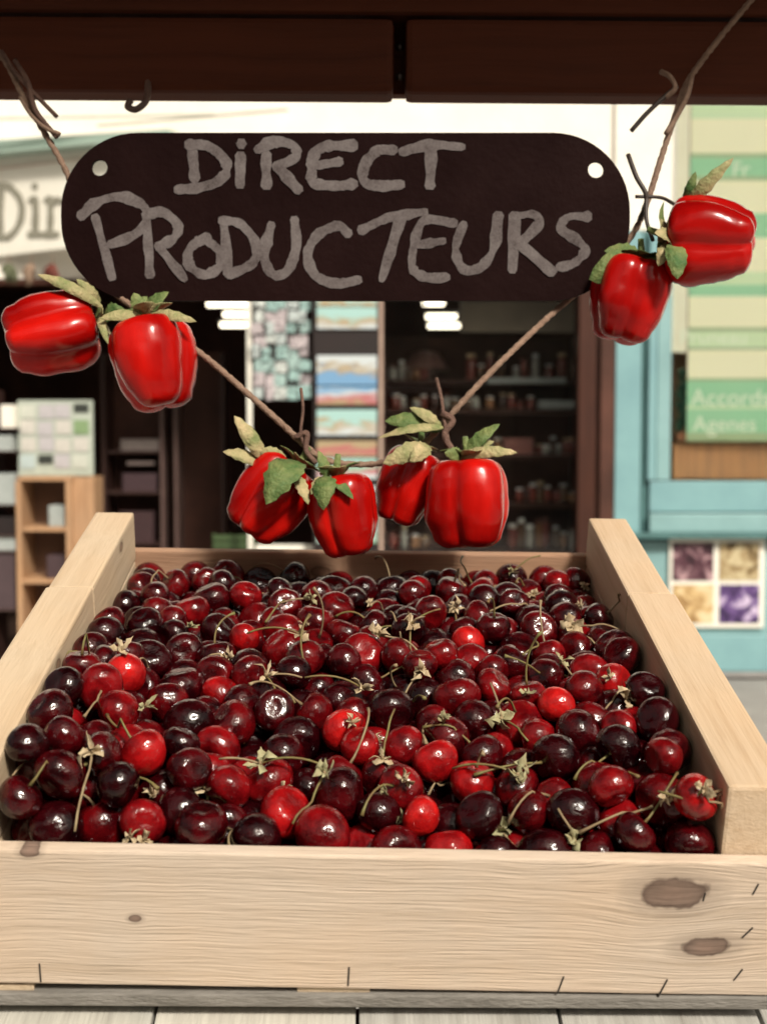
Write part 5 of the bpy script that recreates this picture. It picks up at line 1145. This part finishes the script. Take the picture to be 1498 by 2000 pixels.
def pepper_mat(name, c1, c2):
    m, nt, b = new_mat(name)
    tc = N(nt, 'ShaderNodeTexCoord')
    n = N(nt, 'ShaderNodeTexNoise'); n.inputs['Scale'].default_value = 26; n.inputs['Detail'].default_value = 4
    mp = N(nt, 'ShaderNodeMapping'); mp.inputs['Scale'].default_value = (1, 1, .3)
    nt.links.new(tc.outputs['Object'], mp.inputs[0]); nt.links.new(mp.outputs[0], n.inputs['Vector'])
    nt.links.new(ramp(nt, n.outputs[0], [(.35, c1), (.68, c2)]), b.inputs['Base Color'])
    nt.links.new(ramp(nt, n.outputs[0], [(.3, (.14,) * 3), (.7, (.30,) * 3)]), b.inputs['Roughness'])
    n2 = N(nt, 'ShaderNodeTexNoise'); n2.inputs['Scale'].default_value = 45; n2.inputs['Detail'].default_value = 4
    nt.links.new(mp.outputs[0], n2.inputs['Vector'])
    bp = N(nt, 'ShaderNodeBump'); bp.inputs['Strength'].default_value = .30; bp.inputs['Distance'].default_value = .003
    nt.links.new(n2.outputs[0], bp.inputs['Height']); nt.links.new(bp.outputs[0], b.inputs['Normal'])
    b.inputs['Specular IOR Level'].default_value = .5
    b.inputs['IOR'].default_value = 1.38
    return m
M_pep = pepper_mat('pepper_red', (.20, .0009, .001, 1), (.56, .007, .0035, 1))
M_pep2 = pepper_mat('pepper_deep_red', (.17, .0010, .0012, 1), (.46, .005, .0035, 1))
M_cal = plain('faded_green_leaf', (.16, .19, .07, 1), (.46, .36, .20, 1), 75, .65, .25, .35, 260)
M_cal2 = plain('green_calyx', (.05, .11, .03, 1), (.20, .22, .08, 1), 75, .6, .25, .35, 260)

STK = {}
def pepper(px, py, Y, length, width, axis, spin, lobes, label, mat, taper=.8, ncal=5, cal=1.0, seed=0):
    """axis points from the stem to the tip"""
    c = at(px, py, Y); axis = Vector(axis).normalized()
    q = (-axis).to_track_quat('Z', 'Y') @ Quaternion((0, 0, 1), R(spin))
    M_ = Matrix.Translation(c) @ q.to_matrix().to_4x4()
    k_ = Y / F
    Ln, Rw = length * k_ * 1.02, width * k_ / 2 * 1.10
    e = empty('red_pepper', mat=M_)
    tag(e, label, 'pepper', 'peppers on the garland')
    S, Q = 48, 34
    rnd = random.Random(seed)
    V, Fc = [], []
    la = [rnd.uniform(-.25, .25) for _ in range(4)]
    for i in range(Q + 1):
        t = i / Q
        # profile from the stem dip, over the shoulder, down to the lobed tip
        ph = math.pi * t
        rad_ = math.sin(ph) ** .60 if t < .5 else (math.sin(ph) ** .78)
        rad_ *= 1 - (1 - taper) * max(0, (t - .2) / .8) ** 1.3
        z = math.cos(ph)
        z = math.copysign(abs(z) ** .85, z)
        for k in range(S):
            a = 2 * math.pi * k / S
            lb = abs(math.cos(lobes * (a + .22 * math.sin(a + la[0] * 12)) / 2)) ** .7
            dep = .21 + .16 * t
            r_ = Rw * rad_ * (1 - dep * (1 - lb)) * (1 + .06 * math.cos(a + la[1] * 8) + .03 * math.sin(2 * a + la[2] * 9))
            zz = z * Ln / 2
            if t < .3: zz -= Ln * (.10 * math.exp(-(rad_ / .5) ** 2) - .03 * lb * math.sin(ph))
            if t > .7: zz += Ln * (.10 * math.exp(-(rad_ / .45) ** 2)) - Ln * .07 * lb * math.sin(ph)
            wv = Vector((math.cos(a) * rad_, math.sin(a) * rad_, z * 1.2 + seed * 7))
            r_ *= 1 + .075 * mnoise.noise(wv * 1.3) + .022 * mnoise.noise(wv * 5)
            V.append((r_ * math.cos(a) + Rw * .10 * la[3] * z, r_ * math.sin(a), zz))
    for i in range(Q):
        for k in range(S):
            a, b = i * S + k, i * S + (k + 1) % S
            Fc.append((a, a + S, b + S, b))
    Fc.append(tuple(range(S))); Fc.append(tuple(range(Q * S + S - 1, Q * S - 1, -1)))
    mesh_obj('fruit', V, Fc, mat, e, M_, smooth=True)
    # calyx: a knobbly cap of short lobes, and the stalk
    top = Ln * .5
    stk = tube('stalk', [M_ @ Vector((0, 0, top * .80)), M_ @ Vector((.001, 0, top * 1.1)), M_ @ Vector((.003, .002, top * 1.38))], lambda t: .0034 - .0014 * t, M_cal2, e, 7)
    for j in range(ncal):
        a = 2 * math.pi * j / ncal + rnd.uniform(-.2, .2)
        d = Vector((math.cos(a), math.sin(a), 0))
        b0 = M_ @ Vector((0, 0, top * .86))
        tp = M_ @ (d * Rw * .62 * cal + Vector((0, 0, top * (1.02 + rnd.uniform(-.05, .16)))))
        leaf('sepal', b0, tp, Rw * .46 * cal, M_.to_3x3() @ Vector((0, 0, 1)), M_cal2 if rnd.random() < .55 else M_cal, stk, bend=.12, n=5, thick=.0005, fold=.25)
    STK[e.name] = stk
    return e
P_ = {}
P_['a'] = pepper(100, 645, .90, 188, 160, (-1, -.25, -.22), 20, 4, 'red pepper lying sideways at the far left end of the garland', M_pep, .80, seed=1)
P_['b'] = pepper(306, 714, .885, 194, 182, (.22, -.15, -1), 35, 3, 'red pepper with a long highlight hanging under the left end of the sign', M_pep, .50, seed=2)
P_['c'] = pepper(528, 975, .875, 180, 150, (-.62, -.10, -.75), 10, 4, 'red pepper tilted left, leftmost of the four in the middle', M_pep, .60, seed=3)
P_['d'] = pepper(672, 1010, .862, 176, 142, (.16, -.10, -1), 50, 3, 'lowest hanging red pepper dipping in front of the back board', M_pep, .55, seed=4)
P_['e'] = pepper(794, 950, .895, 160, 118, (-.35, .0, -1), 25, 4, 'small red pepper half hidden behind the plump upright one', M_pep, .8, seed=5)
P_['f'] = pepper(917, 984, .868, 186, 168, (.03, -.08, -1), 5, 4, 'plump upright red pepper, rightmost of the four in the middle', M_pep, .84, seed=6)
P_['g'] = pepper(1230, 590, .905, 176, 154, (-.25, -.05, -1), 40, 4, 'red pepper hanging over the lower right corner of the sign', M_pep2, .66, seed=7)
P_['h'] = pepper(1392, 464, .885, 180, 182, (1, -.35, -.12), 15, 4, 'dark red pepper pointing right in front of the striped price list', M_pep2, .45, seed=8)
def gl_leaf(who, base, tip, w, mat=M_cal, nrm=(0, -1, .35), **kw):
    a, b = at(*base), at(*tip)
    leaf('leaf', a, b, w * .68 * GY / F, nrm, mat, STK[P_[who].name], thick=.0003, n=10, ragged=.16, twist=random.uniform(-.7, .7), **kw)
gl_leaf('a', (200, 600, .895), (74, 536, .885), 34)
gl_leaf('a', (196, 590, .90), (150, 545, .89), 30)
gl_leaf('a', (205, 612, .89), (246, 606, .88), 40, M_cal2)
gl_leaf('a', (196, 620, .89), (212, 672, .87), 22)
gl_leaf('b', (285, 622, .885), (196, 622, .875), 36, M_cal)
gl_leaf('b', (288, 620, .885), (384, 628, .87), 34, M_cal)
gl_leaf('b', (285, 618, .89), (330, 570, .885), 48, M_cal2)
gl_leaf('b', (280, 618, .89), (262, 572, .885), 44, M_cal2)
gl_leaf('c', (520, 905, .872), (458, 812, .868), 46, M_cal)
gl_leaf('c', (515, 908, .872), (436, 882, .865), 42, M_cal)
gl_leaf('c', (560, 900, .872), (505, 878, .868), 40, M_cal)
gl_leaf('c', (590, 905, .862), (520, 985, .838), 92, M_cal2, (-.2, -1, .5), bend=.25)
gl_leaf('c', (580, 930, .860), (602, 985, .845), 36, M_cal)
gl_leaf('d', (640, 930, .855), (632, 996, .838), 64, M_cal2, (0, -1, .5), bend=.25)
gl_leaf('d', (640, 935, .858), (608, 965, .842), 40, M_cal)
gl_leaf('d', (645, 935, .856), (690, 975, .835), 36, M_cal2)
gl_leaf('d', (640, 935, .86), (622, 880, .86), 34, M_cal2)
gl_leaf('e', (866, 835, .880), (738, 856, .872), 30, M_cal)
gl_leaf('e', (862, 835, .882), (800, 796, .880), 34, M_cal)
gl_leaf('e', (862, 838, .885), (752, 822, .882), 60, M_cal2)
gl_leaf('e', (840, 875, .875), (748, 905, .862), 56, M_cal)
gl_leaf('e', (838, 872, .872), (800, 900, .858), 50, M_cal)
gl_leaf('f', (900, 892, .868), (1010, 884, .858), 36, M_cal)
gl_leaf('f', (905, 890, .87), (976, 828, .868), 44, M_cal2)
gl_leaf('f', (900, 892, .868), (868, 884, .86), 40, M_cal2)
gl_leaf('f', (905, 890, .87), (965, 862, .866), 30, M_cal)
gl_leaf('g', (1252, 505, .905), (1150, 545, .895), 92, M_cal2, (-.2, -1, .3), bend=.12)
gl_leaf('g', (1256, 505, .905), (1180, 490, .90), 50, M_cal2)
gl_leaf('g', (1260, 500, .90), (1300, 520, .89), 40, M_cal2)
gl_leaf('h', (1330, 420, .90), (1432, 308, .885), 40, M_cal)
gl_leaf('h', (1335, 400, .90), (1358, 335, .89), 30, M_cal2)
gl_leaf('h', (1312, 470, .88), (1278, 455, .87), 46, M_cal)
gl_leaf('h', (1312, 475, .875), (1322, 545, .86), 60, M_cal2)
gl_leaf('h', (1305, 475, .88), (1285, 520, .87), 40, M_cal)

# ================================================================== unseen house added behind the camera, so cherries mirror more than open sky
opp = empty('added_opposite_building', (0, -9, 0))
tag(opp, 'plain grey-beige house added unseen behind the viewer to break up reflections', 'building')
M_opp = plain('grey_beige_render', (.36, .33, .28, 1), (.29, .26, .22, 1), 2, .85, .2)
M_oppg = plain('dark_window_glass', (.03, .035, .04, 1), (.02, .02, .025, 1), 3, .1, .5)
box('wall', (26, .4, 5.4), M_opp, opp, (0, -9.2, 2.7), bevel=.02)
for k in range(7):
    for z_, h_ in ((1.3, 2.2), (4.0, 1.5)):
        w_ = box('window', (1.2, .06, h_), M_oppg, opp, (-9 + k * 3, -8.985, z_))
        box('lintel', (1.4, .10, .14), M_opp, w_, (-9 + k * 3, -8.95, z_ + h_ / 2 + .08))
